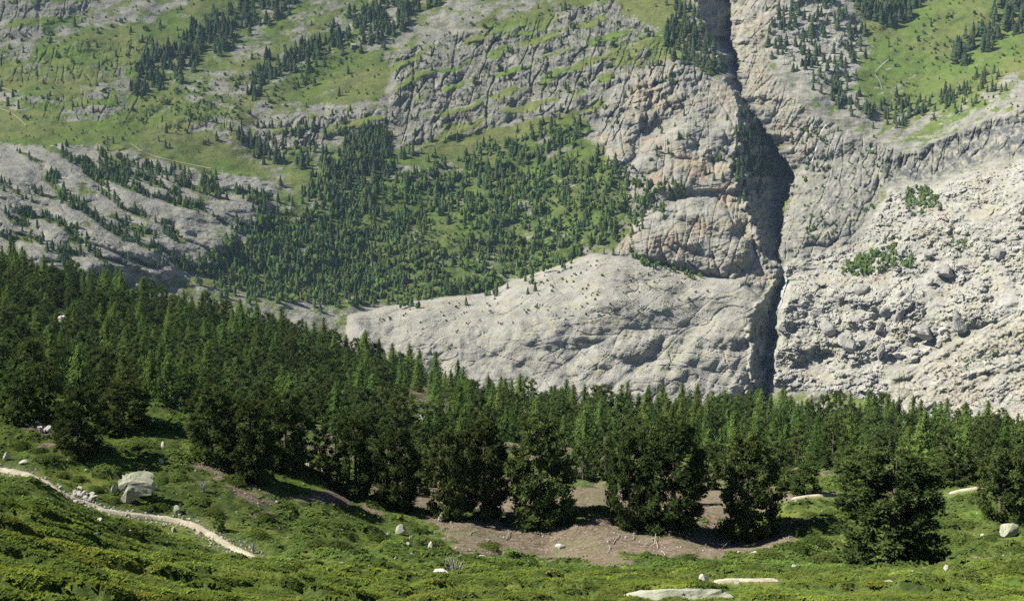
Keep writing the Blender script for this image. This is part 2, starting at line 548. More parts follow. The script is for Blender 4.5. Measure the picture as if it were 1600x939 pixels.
PG = dict(
    meadow_a=Poly([(60, 75), (120, 50), (240, 30), (330, -20), (430, -20), (340, 45), (250, 75), (150, 95), (60, 110)]),
    meadow_b=Poly([(430, 135), (500, 85), (590, 78), (612, 110), (600, 150), (540, 165), (440, 160), (400, 152)]),
    meadow_c=Poly([(-20, 165), (60, 180), (180, 195), (330, 207), (370, 240), (440, 282), (300, 268), (160, 228), (-20, 222)]),
    meadow_d=Poly([(-20, 120), (60, 122), (160, 128), (110, 152), (30, 150), (-20, 145)]),
    bowl=Poly([(1330, 15), (1420, -40), (1640, -40), (1640, 85), (1540, 140), (1440, 178), (1350, 165), (1335, 120), (1370, 80)]),
    ledge=Poly([(640, 240), (760, 203), (830, 185), (915, 175), (928, 200), (860, 215), (780, 245), (660, 262)]),
    valley=Poly([(430, 190), (620, 235), (900, 200), (990, 300), (1060, 300), (985, 385), (830, 440), (700, 465), (540, 482), (300, 432), (420, 345), (460, 285)]),
    strips=Poly([(190, 160), (230, 70), (330, 20), (420, -30), (720, -30), (680, 30), (580, 80), (430, 150), (380, 180), (280, 190)]),
    crest=Poly([(780, 60), (830, 10), (900, -30), (1080, -30), (1075, 60), (1040, 100), (960, 115), (900, 60)]),
    cliff=Poly([(600, 85), (700, 55), (880, 20), (960, 0), (1010, 40), (1060, 90), (1110, 120), (1100, 160), (980, 225), (925, 215), (900, 180), (800, 190), (700, 225), (630, 225), (600, 185), (620, 130)]),
    cliff_b=Poly([(395, 205), (470, 182), (520, 172), (600, 172), (612, 200), (520, 215), (480, 245), (400, 238)]),
    out_a=Poly([(-20, 85), (60, 75), (230, 55), (265, 90), (200, 122), (100, 132), (-20, 132)]),
    out_b=Poly([(40, 152), (180, 140), (360, 162), (372, 205), (250, 203), (60, 187)]),
    out_c=Poly([(-20, -30), (165, -30), (130, 22), (70, 45), (40, 62), (-20, 65)]),
    slabs=Poly([(-60, 222), (160, 226), (280, 264), (440, 288), (425, 345), (330, 425), (240, 440), (0, 420), (-60, 420)]),
    butt=Poly([(925, 212), (960, 120), (1050, 95), (1130, 130), (1160, 170), (1200, 260), (1220, 330), (1215, 400), (1230, 440), (1190, 450), (1000, 410), (960, 397), (995, 335), (965, 262)]),
    dome=Poly([(545, 492), (640, 472), (760, 457), (850, 421), (930, 396), (1000, 407), (1100, 433), (1160, 440), (1195, 470), (1206, 510), (1198, 590), (1195, 700), (560, 700), (540, 520)]),
    wall=Poly([(1125, -60), (1240, -60), (1212, 40), (1200, 110), (1260, 165), (1300, 195), (1250, 255), (1212, 210), (1165, 150), (1145, 60)]),
    rcliff=Poly([(1250, 190), (1330, 205), (1420, 240), (1500, 203), (1660, 140), (1660, 235), (1540, 255), (1450, 287), (1380, 292), (1360, 335), (1330, 385), (1260, 405), (1222, 405), (1228, 320), (1240, 260)]),
    band=Poly([(1375, 250), (1420, 240), (1500, 206), (1660, 150), (1660, 228), (1545, 252), (1460, 283), (1385, 292)]),
    talus=Poly([(1222, 450), (1228, 405), (1330, 385), (1392, 295), (1470, 287), (1560, 256), (1660, 230), (1660, 475), (1520, 512), (1440, 560), (1382, 582), (1392, 625), (1200, 605), (1212, 520)]),
    rslab=Poly([(1382, 582), (1440, 562), (1530, 512), (1660, 470), (1660, 720), (1300, 720), (1392, 625)]),
    scree=Poly([(1195, 45), (1250, -40), (1310, -30), (1345, 70), (1345, 125), (1270, 130), (1205, 100)]),
    knob=Poly([(1243, 268), (1270, 252), (1330, 250), (1368, 262), (1372, 292), (1345, 330), (1325, 368), (1290, 385), (1250, 385), (1232, 340)]),
    dome_b=Poly([(985, 262), (1010, 225), (1060, 196), (1105, 190), (1130, 205), (1140, 240), (1165, 290), (1150, 300), (1090, 300), (1060, 312), (1010, 315), (985, 290)]),
    dome_c=Poly([(975, 372), (1000, 345), (1050, 320), (1085, 306), (1120, 310), (1160, 345), (1180, 400), (1150, 432), (1090, 428), (1000, 400)]),
    crag=Poly([(935, 225), (940, 170), (965, 130), (1000, 120), (1015, 150), (1000, 200), (990, 245), (960, 262)]),
)

NOTCH_V = np.array([-60, 0, 60, 100, 150, 175, 230, 268, 330, 400, 440, 470, 500, 545, 600, 700], float)
NOTCH_U = np.array([1095, 1141, 1143, 1152, 1160, 1178, 1212, 1240, 1225, 1216, 1226, 1220, 1208, 1203, 1197, 1190], float)
NOTCH_W = np.array([60, 52, 42, 34, 12, 26, 68, 96, 62, 30, 20, 32, 40, 36, 27, 24], float)
NOTCH_K = np.array([3.6, 3.6, 3.6, 3.4, 2.4, 1.7, 1.45, 1.4, 1.9, 1.6, 1.4, 1.4, 1.15, 1.15, 1.15, 1.15], float)

def pillow(sd, w, a):
    x = np.clip(sd / w, 0, 1)
    return a * np.sqrt(np.clip(1 - (1 - x) ** 2, 0, 1))

def mountain(u, v):
    """depth and material masks of the far slope at the given lines of sight"""
    sh = u.shape
    Y = np.exp(TP_M(np.stack([u.ravel() / 600, v.ravel() / 600], 1))).reshape(sh)
    wu = u + 10 * fbm(u / 38, v / 30, 3, 201)
    wv = v + 8 * fbm(u / 38 + 9, v / 30, 3, 202)
    P = {k: p(wu, wv) for k, p in PG.items()}
    S = {k: sm(x, -5, 9) for k, x in P.items()}
    S['slabs'] = sm(P['slabs'] + 16 * fbm(u / 40, v / 16, 3, 203), -14, 24)
    h = np.zeros(sh)
    # broad relief
    h += 26 * fbm(u / 210, v / 150, 3, 1) + 10 * fbm(u / 70, v / 46, 3, 2)
    # rounded bosses with a drawn outline
    dsm = PG['dome'](u, v + 3 * fbm(u / 60, v / 60, 2, 33))
    h += pillow(dsm, 95, 46) + 14 * sm(dsm, -1, 2)
    h += pillow(PG['dome_b'](wu, wv), 55, 17) + pillow(PG['dome_c'](wu, wv), 55, 20) + pillow(PG['crag'](wu, wv), 26, 12)
    h += pillow(PG['knob'](wu, wv), 60, 17)
    h += pillow(PG['rslab'](wu, wv), 60, 12)
    # the gorge: steep shaded wall on its left, its other side rising to the right
    gu = np.interp(v, NOTCH_V, NOTCH_U) + 10 * fbm(v / 26, u * 0 + 3, 3, 51) + 4 * fbm(u / 9, v / 14, 2, 52)
    gw = np.interp(v, NOTCH_V, NOTCH_W) + 12 * fbm(v / 16, u / 60, 3, 53)
    gk = np.interp(v, NOTCH_V, NOTCH_K)
    d = gu - u
    gwall = np.where(d >= 0, sm(gw + 4 - d, 0, 8), 0)
    dep = gw * gk
    left = np.where(d >= 0, np.clip(gw - d, 0, None) * gk, 0)
    right = np.where(d < 0, dep * np.where(v < 440, 0.42, 0.16) * np.exp(-np.clip(-d, 0, None) / np.where(v < 440, 70, 120)), 0)
    spur = gwall * (17 * billow(u / 26 + v / 90, v / 44, 3, 54) + 5 * billow(u / 9, v / 16, 2, 55))
    h += -(left + right) + spur
    h += np.where(d < 0, 46 * np.exp(-np.clip(-d, 0, None) / 190), 0) * sm(v, 425, 480) * sm(-d, -2, 14)
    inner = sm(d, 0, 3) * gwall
    # stepped cliffs with grassy ledges climbing to the right
    cl = np.clip(S['cliff'] + S['cliff_b'] + 0.8 * S['out_a'] + 0.8 * S['out_b'] + S['out_c'], 0, 1)
    q = (v + 0.34 * u) + 16 * fbm(u / 90, v / 60, 3, 61)
    q2 = (v + 0.10 * u) + 12 * fbm(u / 80, v / 50, 3, 62)
    q = np.where(u > 480, q, q2)
    fr = np.mod(q / 34.0, 1.0)
    saw = np.where(fr < 0.30, fr / 0.30, (1 - fr) / 0.70)
    cl2 = np.mod(q / 15.0 + 0.7 * fbm(u / 40, v / 40, 2, 63), 1.0)
    saw2 = np.where(cl2 < 0.3, cl2 / 0.3, (1 - cl2) / 0.7)
    irr = sm(fbm(u / 60, v / 40, 2, 64), -0.35, 0.25)
    h += cl * irr * (6.5 * saw + 3 * saw2)
    ledge = cl * irr * sm(0.36 - np.abs(fr - 0.18), 0.1, 0.3)
    # vertical joints in the cliffs
    fu = u + 0.25 * v + 5 * fbm(u / 20, v / 30, 2, 65)
    rk = np.clip(cl * (1 - 0.7 * ledge) + 0.55 * S['band'] + 0.55 * S['rcliff'] + 0.25 * S['butt'] + 0.4 * S['wall'], 0, 1.2)
    h -= rk * (3.6 * billow(fu / 19, v / 60, 3, 66) + 1.1 * billow(fu / 7, v / 22, 2, 67)) - 2.0 * rk
    h -= rk * 5.0 * np.exp(-(perlin(fu / 26, v / 120, 68) / 0.05) ** 2)
    # long whalebacks falling to the right
    qs = (v - 0.45 * u) + 15 * fbm(u / 80, v / 55, 4, 71)
    ps = u + 0.45 * v
    wb = billow(qs / 40, ps / 190, 2, 72, 0.45)
    h += S['slabs'] * (26 * np.sqrt(np.clip(wb, 0, None)) + 3.5 * billow(qs / 13, ps / 60, 2, 73))
    # buttress: knobs and slanting cracks
    qb = (u * 0.8 - v * 0.6)
    pb = (u * 0.6 + v * 0.8)
    bt = np.clip(S['butt'], 0, 1)
    h += bt * (11 * billow(u / 80, v / 62, 1, 81) + 2.0 * billow(qb / 18, pb / 55, 2, 82))
    h -= bt * (3.6 * np.exp(-(perlin(qb / 42, pb / 170, 84) / 0.045) ** 2) + 2.2 * np.exp(-(perlin((u + 0.2 * v) / 32, v / 120, 85) / 0.04) ** 2) + 1.2 * np.exp(-(perlin(v / 24 + u / 90, u / 150, 86) / 0.05) ** 2) )
    # pale dome: smooth with thin sheeting cracks
    dm = sm(dsm, -2, 5)
    qd = v - 0.32 * (u - 900) * np.where(u < 930, -0.55, 0.6) + 9 * fbm(u / 80, v / 60, 3, 91)
    crk = np.exp(-(perlin(qd / 26, u / 170, 92) / 0.024) ** 2) * 1.5 + np.exp(-(perlin(u / 60 + v / 45, v / 90, 93) / 0.02) ** 2) * 1.3
    crk += np.exp(-(perlin(u / 85 - v / 60, v / 70, 94) / 0.016) ** 2) * 1.8
    h += dm * (6 * billow(u / 110, v / 64, 1, 95) + 0.9 * billow(u / 50, v / 13, 2, 96) - crk)
    low = dm * sm(v, 470, 540)
    h += low * (4 * billow(u / 34 + v / 70, v / 60, 2, 97))
    # right hand wall and polished slab: slanting sheets
    qw = u + 0.75 * v + 8 * fbm(u / 50, v / 50, 2, 101)
    pw = v - 0.75 * u
    wl = np.clip(S['wall'] + 0.6 * S['rcliff'], 0, 1)
    h += wl * (5 * billow(qw / 34, pw / 130, 2, 102) - 1.4 * billow(qw / 9, pw / 30, 2, 103) - 3.0 * np.exp(-(perlin(qw / 30, pw / 150, 107) / 0.04) ** 2))
    qr = v + 0.5 * u + 10 * fbm(u / 50, v / 50, 2, 104)
    h += S['rslab'] * (11 * billow(qr / 34, (u - 0.5 * v) / 95, 3, 105) + 2 * billow(u / 12, v / 9, 2, 106))
    # the step of the right hand cliff band
    h += -16 * sm(PG['band'](wu, wv), -4, 4) * sm(P['band'], -4, 20)
    # landslide: blocks of many sizes
    tl = np.clip(S['talus'] + 0.55 * S['scree'], 0, 1)
    patch = fbm(u / 55, v / 40, 3, 111)
    for sc, am, sd_, lo in ((19.0, 7.0, 112, 0.08), (9.5, 4.4, 113, -0.15), (5.2, 2.4, 114, -0.22)):
        f1, f2, bx, by, r1, r2, r3 = voronoi(u / sc + 0.35 * fbm(u / sc, v / sc, 1, sd_ + 3), v / (sc * 0.62) + 0.3 * v / sc * 0, sd_)
        wgt = tl * sm(patch + 0.35 * (r1 - 0.5), lo, lo + 0.22)
        edge = sm(f2 - f1, 0.0, 0.08)
        blk = (0.35 + 0.65 * r1) * edge * (0.75 + 1.7 * (r2 - 0.5) * bx + 1.7 * (r3 - 0.5) * by)
        h += wgt * am * blk
    h += tl * (6 * fbm(u / 30, v / 24, 3, 118))
    # jointed blocks on bare rock
    jn = np.clip(0.6 * cl * (1 - ledge) + 0.26 * bt + 0.2 * S['slabs'] + 0.12 * dm + 0.4 * wl + 0.45 * S['rslab'] + 0.3 * S['band'], 0, 1)
    crackm = np.zeros(sh)
    tall = np.clip(cl + S['band'] + 0.6 * S['rcliff'], 0, 1)
    for sx, sy, am, sd_, ck in ((38.0, 24.0, 5.0, 161, 0.05), (17.0, 12.0, 2.6, 162, 0.08), (8.0, 6.5, 1.2, 163, 0.10)):
        ex = np.where(tall > 0.5, 0.62, 1.0)
        xx = (u + 0.3 * v) / (sx * ex) + 0.35 * fbm(u / sx, v / sx, 2, sd_ + 5)
        yy = (v - 0.2 * u) / (sy / ex) + 0.35 * fbm(u / sx + 7, v / sx, 2, sd_ + 6)
        f1, f2, bx, by, r1, r2, r3 = voronoi(xx, yy, sd_)
        crack = 1 - sm(f2 - f1, 0.0, ck * 1.6)
        gate = sm(fbm(u / 70, v / 50, 2, sd_ + 9), -0.4, 0.1)
        h += jn * am * (0.55 * (r1 - 0.5) + 2.1 * (r2 - 0.5) * bx + 2.1 * (r3 - 0.5) * by - 0.35 * gate * crack)
        crackm = np.maximum(crackm, np.clip(jn * 1.6, 0, 1) * (1 - 0.8 * bt) * gate * crack)
    crackm = crackm * (1 - 0.6 * dm)
    crackm = np.maximum(crackm, dm * np.clip(crk / 2.6, 0, 1) ** 2 * sm(fbm(u / 45, v / 30, 3, 98), -0.05, 0.35) * 0.8)
    # small scale roughness, weaker on turf
    turf = np.clip(S['meadow_a'] + S['meadow_b'] + S['meadow_c'] + S['meadow_d'] + S['bowl'] + S['ledge'], 0, 1)
    bare = np.clip(cl + S['slabs'] + bt + dm + wl + tl + S['rslab'] + S['band'] + S['rcliff'], 0, 1)
    h += (1 - 0.75 * turf) * (1.6 + 1.2 * bare - 2.2 * dm - 1.1 * S['slabs']) * (0.5 * fbm(u / 8, v / 5.5, 3, 121) + 0.2 - 0.45 * billow(u / 12, v / 7, 2, 123)) + (1 - 0.6 * turf) * 1.7 * fbm(u / 26, v / 16, 2, 122)
    Yd = Y - h
    # ---- masks
    gb = 0.46 * np.ones(sh)
    gb += 0.5 * turf * (0.80 + 0.5 * fbm(u / 24, v / 14, 3, 133)) + 0.24 * S['valley'] * (1 - dm) + 0.14 * S['strips'] + 0.22 * S['crest']
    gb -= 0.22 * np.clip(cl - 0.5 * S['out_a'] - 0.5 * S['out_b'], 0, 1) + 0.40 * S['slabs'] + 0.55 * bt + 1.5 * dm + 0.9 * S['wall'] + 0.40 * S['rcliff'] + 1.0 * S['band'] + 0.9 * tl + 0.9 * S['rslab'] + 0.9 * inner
    gb += 0.62 * ledge
    gb += S['slabs'] * (0.50 * sm(0.34 - wb, 0.0, 0.26) + 0.20)
    gb += 0.20 * np.clip(S['out_a'] + S['out_b'], 0, 1)
    gn = 0.55 * fbm(u / 30, q / 13, 4, 131, 0.6) + 0.35 * fbm(u / 90, v / 60, 2, 132)
    grass = np.clip(gb + gn, 0, 1)
    warm = np.clip(1.0 * bt * sm(fbm(u / 70, v / 60, 2, 141), -0.25, 0.3) + 0.65 * S['wall'] + 0.35 * S['talus'] * sm(fbm(u / 60, v / 50, 2, 142), 0.0, 0.4) + 0.4 * S['rslab'] + 0.15 * dm, 0, 1)
    pale = np.clip(0.75 * dm + 0.8 * S['talus'] + 0.85 * S['rslab'] + 0.6 * S['wall'] + 0.42 * S['slabs'] + 0.35 * bt + 0.5 * S['scree'] + 0.25 * S['rcliff'], 0, 1)
    pale *= 1 - 0.8 * inner  # gorge wall colour dulled, here and below, to paint its shade deeper
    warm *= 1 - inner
    heath = np.clip(S['valley'] * 0.55 * sm(fbm(u / 26, v / 18, 3, 151), -0.2, 0.3) + 0.6 * S['strips'] * sm(fbm(u / 20, v / 14, 3, 152), -0.1, 0.3) + 0.55 * sm(fbm(u / 17, v / 9, 3, 154) + 0.3 * fbm(u / 60, v / 40, 2, 155), 0.02, 0.3), 0, 1)
    streak = np.clip(S['band'] + 0.35 * S['rcliff'] + 0.25 * cl + 0.5 * low * sm(fbm(u / 50, v / 40, 2, 153), 0.05, 0.3), 0, 1)
    return Yd, grass, warm, pale, heath, streak, P, wb, crackm

ug = np.concatenate([np.arange(-260, -20, 10.0), np.arange(-20, 1620, 1.6), np.arange(1620, 1861, 10.0)])
vg = np.concatenate([np.arange(-150, -16, 8.0), np.arange(-16, 645, 1.6), np.arange(645, 740, 12.0)])
UG, VG = np.meshgrid(ug, vg)
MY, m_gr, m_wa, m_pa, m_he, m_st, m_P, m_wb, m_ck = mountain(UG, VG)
ma, mt_ = px_dir(UG, VG)
MV = np.stack([ma * MY, MY, mt_ * MY], -1)
nR, nC = UG.shape

def mount_at(u, v):
    """point on the built mountain sheet at a line of sight"""
    u = np.asarray(u, float); v = np.asarray(v, float)
    i = np.clip(np.searchsorted(ug, u) - 1, 0, nC - 2)
    j = np.clip(np.searchsorted(vg, v) - 1, 0, nR - 2)
    fx = ((u - ug[i]) / (ug[i + 1] - ug[i]))[..., None]
    fy = ((v - vg[j]) / (vg[j + 1] - vg[j]))[..., None]
    return (MV[j, i] * (1 - fx) + MV[j, i + 1] * fx) * (1 - fy) + (MV[j + 1, i] * (1 - fx) + MV[j + 1, i + 1] * fx) * fy

# split the sheet where the rock dome, the gorge's buttress, the landslide and the polished slab begin
FQ = grid_faces(nR, nC)
fu_ = UG.ravel()[FQ].mean(1); fv_ = VG.ravel()[FQ].mean(1)
part = np.zeros(len(FQ), int)
part[PG['butt'](fu_, fv_) > 0] = 1
part[(PG['talus'](fu_, fv_) > 0)] = 2
part[(PG['rslab'](fu_, fv_) > 0)] = 3
part[PG['dome'](fu_, fv_) > 0] = 4
VV = MV.reshape(-1, 3)
MASK = np.stack([m_gr.ravel(), m_wa.ravel(), m_pa.ravel()], 1)
MASK2 = np.stack([m_he.ravel(), m_st.ravel(), m_ck.ravel()], 1)
for k, nm in enumerate(('mountainside', 'rock_buttress', 'landslide_slope', 'rock_slab', 'rock_dome')):
    f = FQ[part == k]
    idx, inv = np.unique(f.ravel(), return_inverse=True)
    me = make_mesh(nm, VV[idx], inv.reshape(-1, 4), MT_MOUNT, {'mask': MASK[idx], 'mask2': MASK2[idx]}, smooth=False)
    tag(link(nm, me), kind='structure')

# ------------------------------------------------------------------ far conifers and bushes (thousands, a few pixels each)
def far_conifer(r):
    Vs, Fs, n = [], [], 0
    tiers = 5
    for k in range(tiers):
        f = k / tiers
        z0, z1 = 0.04 + 0.9 * f * 0.98, min(1.0, 0.04 + 0.9 * f + 0.42)
        rad = 0.225 * (1 - f) ** 0.85 + 0.03
        m = 6
        an = np.arange(m) * 2 * np.pi / m + r.uniform(0, 1)
        rr = rad * r.uniform(0.65, 1.25, m)
        ring = np.stack([np.cos(an) * rr, np.sin(an) * rr, z0 + r.uniform(-0.05, 0.05, m)], 1)
        Vs.append(np.vstack([ring, [[r.normal() * 0.01, r.normal() * 0.01, z1]]]))
        Fs.append(np.array([(i, (i + 1) % m, m) for i in range(m)]) + n)
        n += m + 1
    return np.vstack(Vs), np.vstack(Fs)

def far_bush(r):
    Vs, Fs, n = [], [], 0
    for k in range(4):
        V, F = ICO[0]
        w = r.uniform(0.13, 0.24)
        V = V * r.uniform(0.5, 1.35, (len(V), 1)) * np.array([w, w, r.uniform(0.22, 0.4)])
        Vs.append(V + np.array([r.normal() * 0.17, r.normal() * 0.17, r.uniform(0.22, 0.6)])); Fs.append(F + n); n += len(V)
    return np.vstack(Vs), np.vstack(Fs)

CON = [far_conifer(np.random.default_rng(900 + k)) for k in range(10)]
BUS = [far_bush(np.random.default_rng(950 + k)) for k in range(8)]
FAR = []                                       # (u, v, height px, kind, tint)

def scatter(pts, n, h0, h1, kind=0, clump=40.0, gate=-0.1, tint=(1, 1, 1), accept=None, seed=1, tv=0.3, soft=4.0):
    r = np.random.default_rng(seed)
    pts = np.array(pts, float)
    lo, hi = pts.min(0), pts.max(0)
    got = 0
    for _ in range(60):
        u = r.uniform(lo[0], hi[0], 3000); v = r.uniform(lo[1], hi[1], 3000)
        sd = poly_sd([tuple(p) for p in pts], u, v) + 2.0 * soft * fbm(u / 26, v / 20, 3, seed)
        ok = (sd > soft * r.normal(0, 0.7, 3000)) & (fbm(u / clump, v / (clump * 0.7), 2, seed + 3) + r.uniform(-0.25, 0.25, 3000) > gate)
        if accept is not None:
            ok &= accept(u, v, r)
        for a, b in zip(u[ok], v[ok]):
            hh = (h0 + (h1 - h0) * r.beta(1.6, 2.0)) * (r.uniform(0.7, 1.15) if h1 > 12 else 1.0)
            k = kind if not callable(kind) else kind(a, b, r)
            FAR.append((a, b, hh, k, np.array(tint) * r.uniform(1 - tv, 1 + tv) * np.array([r.uniform(0.85, 1.25), 1, r.uniform(0.8, 1.1)])))
            got += 1
            if got >= n:
                return

DK = (0.75, 0.8, 0.95)
scatter([(200, 132), (235, 80), (330, 30), (400, -12), (490, -12), (420, 32), (350, 78), (300, 102), (240, 142), (215, 152)], 300, 12, 24, 0, 26, -0.12, DK, seed=1, soft=9)
scatter([(205, 150), (212, 135), (232, 140), (230, 155)], 14, 16, 22, 0, 40, -1, DK, seed=2)
scatter([(395, 128), (480, 68), (560, 28), (620, -12), (700, -12), (650, 28), (600, 62), (540, 76), (470, 108), (415, 132)], 300, 12, 23, 0, 26, -0.15, DK, seed=3, soft=8)
scatter([(385, 152), (392, 130), (408, 132), (405, 155)], 12, 16, 22, 0, 40, -1, DK, seed=4)
scatter([(360, 205), (450, 190), (600, 190), (620, 240), (540, 250), (440, 262), (380, 240)], 60, 11, 20, 0, 30, 0.0, DK, seed=5)
scatter([(358, 214), (378, 208), (440, 258), (425, 262)], 22, 17, 23, 0, 40, -1, DK, seed=6)
valley_pts = [(515, 250), (545, 225), (600, 210), (620, 250), (700, 262), (800, 215), (880, 195), (930, 240), (985, 292), (1070, 298), (1000, 350), (935, 388), (830, 442), (700, 467), (540, 482), (320, 436), (290, 420), (430, 345), (490, 295)]
clear = lambda u, v, r: (np.hypot((u - 705) / 26, (v - 365) / 34) > 1) & (np.hypot((u - 590) / 40, (v - 275) / 14) > r.uniform(0.2, 1.4, len(u)))
scatter(valley_pts, 2000, 10, 21, lambda a, b, r: 1 if r.uniform() < 0.14 + 0.26 * (b > 380) else 0, 30, -0.02, (1.0, 1.12, 0.95), clear, seed=7, soft=16)
scatter([(290, 425), (430, 350), (560, 370), (640, 400), (640, 465), (540, 482), (380, 462), (330, 440)], 520, 12, 20, lambda a, b, r: 1 if r.uniform() < 0.25 else 0, 26, -0.14, (1.0, 1.15, 0.95), seed=8, soft=10)
scatter([(500, 260), (560, 215), (610, 205), (600, 260), (560, 330), (500, 330)], 210, 13, 21, 0, 30, -0.2, DK, seed=28, soft=10)
def crease(u, v, r):
    i = np.clip(np.searchsorted(ug, u), 0, nC - 1); j = np.clip(np.searchsorted(vg, v), 0, nR - 1)
    return m_wb[j, i] < r.uniform(0.08, 0.40, len(u))
scatter([(-15, 240), (160, 235), (300, 268), (440, 290), (430, 345), (330, 430), (240, 440), (0, 400), (-15, 400)], 900, 8, 17, lambda a, b, r: 1 if r.uniform() < 0.12 else 0, 46, -0.12, (0.85, 0.95, 0.9), crease, seed=9)
scatter([(1195, 45), (1240, -12), (1310, -12), (1345, 60), (1355, 115), (1290, 135), (1240, 110), (1202, 82)], 170, 11, 20, 0, 40, -0.4, DK, seed=10, soft=10)
scatter([(1322, -12), (1445, -12), (1425, 30), (1400, 46), (1350, 26)], 105, 17, 25, 0, 60, -0.6, DK, seed=11)
scatter([(1482, 92), (1530, 40), (1560, 0), (1612, -12), (1612, 45), (1545, 80), (1500, 112)], 95, 19, 29, 0, 30, -0.15, DK, seed=12)
scatter([(1270, 120), (1350, 150), (1430, 165), (1560, 118), (1600, 112), (1575, 142), (1480, 168), (1400, 202), (1368, 197), (1290, 160)], 170, 11, 18, 0, 26, -0.2, DK, seed=13, soft=9)
scatter([(1035, 42), (1075, 30), (1112, 84), (1140, 112), (1108, 118), (1050, 98)], 75, 17, 27, 0, 40, -0.4, DK, seed=14)
scatter([(1040, 0), (1085, 0), (1105, 60), (1075, 55), (1050, 40)], 30, 12, 20, 0, 40, -0.4, DK, seed=15)
scatter([(1150, 165), (1190, 200), (1235, 266), (1212, 282), (1180, 302), (1165, 330), (1190, 352), (1170, 340), (1145, 275), (1150, 220)], 120, 11, 19, 0, 30, -0.3, (0.6, 0.7, 0.7), seed=16)
scatter([(930, 110), (1050, 90), (1150, 160), (1140, 300), (1000, 300), (940, 230)], 55, 7, 17, lambda a, b, r: int(r.uniform() < 0.4), 30, -0.1, DK, seed=17)
scatter([(1315, 425), (1340, 402), (1385, 395), (1425, 402), (1425, 418), (1370, 424), (1330, 434)], 130, 8, 13, 1, 60, -1, (1, 1.15, 0.9), seed=18)
scatter([(1415, 300), (1435, 295), (1470, 308), (1465, 325), (1430, 340), (1420, 325)], 80, 7, 13, 1, 60, -1, (0.95, 1.05, 0.95), seed=19)
scatter([(1380, 376), (1400, 372), (1410, 388), (1385, 394)], 16, 6, 10, 1, 60, -1, seed=20)
scatter([(1495, 360), (1512, 368), (1520, 385), (1505, 392), (1480, 390)], 22, 5, 9, 1, 60, -1, seed=21)
scatter([(985, 398), (1012, 402), (1105, 430), (1095, 438), (1000, 414)], 80, 7, 11, 1, 60, -1, (0.95, 1.1, 0.9), seed=22)
scatter([(560, 490), (760, 460), (930, 400), (1100, 440), (1120, 480), (900, 500), (640, 530)], 150, 3, 6, 1, 26, 0.0, (0.9, 1, 0.9), seed=23)
scatter([(640, 60), (900, 0), (1050, 30), (1080, 120), (920, 215), (640, 220), (600, 150)], 85, 5, 15, lambda a, b, r: int(r.uniform() < 0.5), 30, 0.0, (0.8, 0.85, 0.9), seed=24)
scatter([(-12, 60), (260, 20), (360, 150), (420, 230), (160, 235), (-12, 230)], 100, 4, 12, lambda a, b, r: int(r.uniform() < 0.5), 40, 0.0, (0.8, 0.85, 0.9), seed=25)
scatter([(1240, 190), (1300, 190), (1400, 230), (1370, 330), (1250, 390), (1225, 300)], 100, 4, 10, 1, 30, -0.05, (0.8, 0.95, 0.85), seed=26)
scatter([(1460, 600), (1475, 575), (1520, 556), (1600, 530), (1600, 536), (1530, 566), (1490, 585)], 60, 3, 6, 1, 60, -1, (1, 1.1, 0.9), seed=27)
scatter([(1330, 20), (1600, 10), (1600, 100), (1440, 170), (1350, 150)], 90, 3, 9, lambda a, b, r: int(r.uniform() < 0.7), 30, 0.0, (0.85, 0.9, 0.9), seed=29)
scatter([(1250, 480), (1380, 300), (1600, 260), (1600, 500), (1400, 570)], 150, 2, 5, 1, 30, 0.0, (0.9, 1, 0.85), seed=30)
scatter([(200, 165), (300, 130), (420, 110), (540, 50), (600, 60), (440, 165), (330, 200)], 260, 3, 8, 1, 30, -0.1, (0.8, 0.95, 0.8), seed=31)
scatter([(640, 270), (980, 250), (1050, 300), (930, 390), (700, 470), (450, 470), (320, 430), (500, 300)], 1700, 3, 9, 1, 30, -0.25, (0.72, 0.95, 0.75), seed=32)

scatter([(-12, 20), (380, 0), (640, 40), (620, 200), (430, 270), (160, 230), (-12, 225)], 90, 7, 16, 0, 26, 0.05, DK, seed=33)
scatter([(640, 60), (1040, 0), (1090, 120), (930, 215), (640, 225)], 60, 7, 15, 0, 26, 0.0, DK, seed=34)
scatter([(-12, 0), (1000, -8), (1000, 120), (600, 200), (-12, 230)], 900, 2, 6, 1, 22, -0.08, (0.7, 0.85, 0.7), seed=35)
scatter([(1330, -5), (1610, -8), (1610, 180), (1400, 200), (1320, 130)], 260, 2, 6, 1, 20, -0.1, (0.75, 0.9, 0.75), seed=36)
scatter([(420, 200), (640, 230), (900, 190), (990, 300), (1060, 300), (970, 390), (700, 475), (520, 500), (290, 440), (410, 340)], 130, 14, 25, 0, 24, -0.3, DK, seed=37, soft=14)
def build_far(kind, name, label_mat):
    rows = [f for f in FAR if f[3] == kind]
    U = np.array([f[0] for f in rows]); Vp = np.array([f[1] for f in rows])
    Pt = mount_at(U, Vp)
    B = Bag()
    r = np.random.default_rng(77 + kind)
    lib = CON if kind == 0 else BUS
    for p, f in zip(Pt, rows):
        V, F = lib[r.integers(len(lib))]
        hm = f[2] * p[1] / FPX * 1.06
        a = r.uniform(0, 6.28)
        c, s = math.cos(a), math.sin(a)
        w = r.uniform(0.85, 1.2)
        X = np.stack([(V[:, 0] * c - V[:, 1] * s) * hm * w, (V[:, 0] * s + V[:, 1] * c) * hm * w, V[:, 2] * hm - 0.04 * hm], 1) + p
        B.add(X, F, f[4])
    tag(link(name, B.mesh(name, label_mat)), kind='stuff')
build_far(0, 'far_forest', MT_FAR)
build_far(1, 'far_bushes', MT_FARSH)
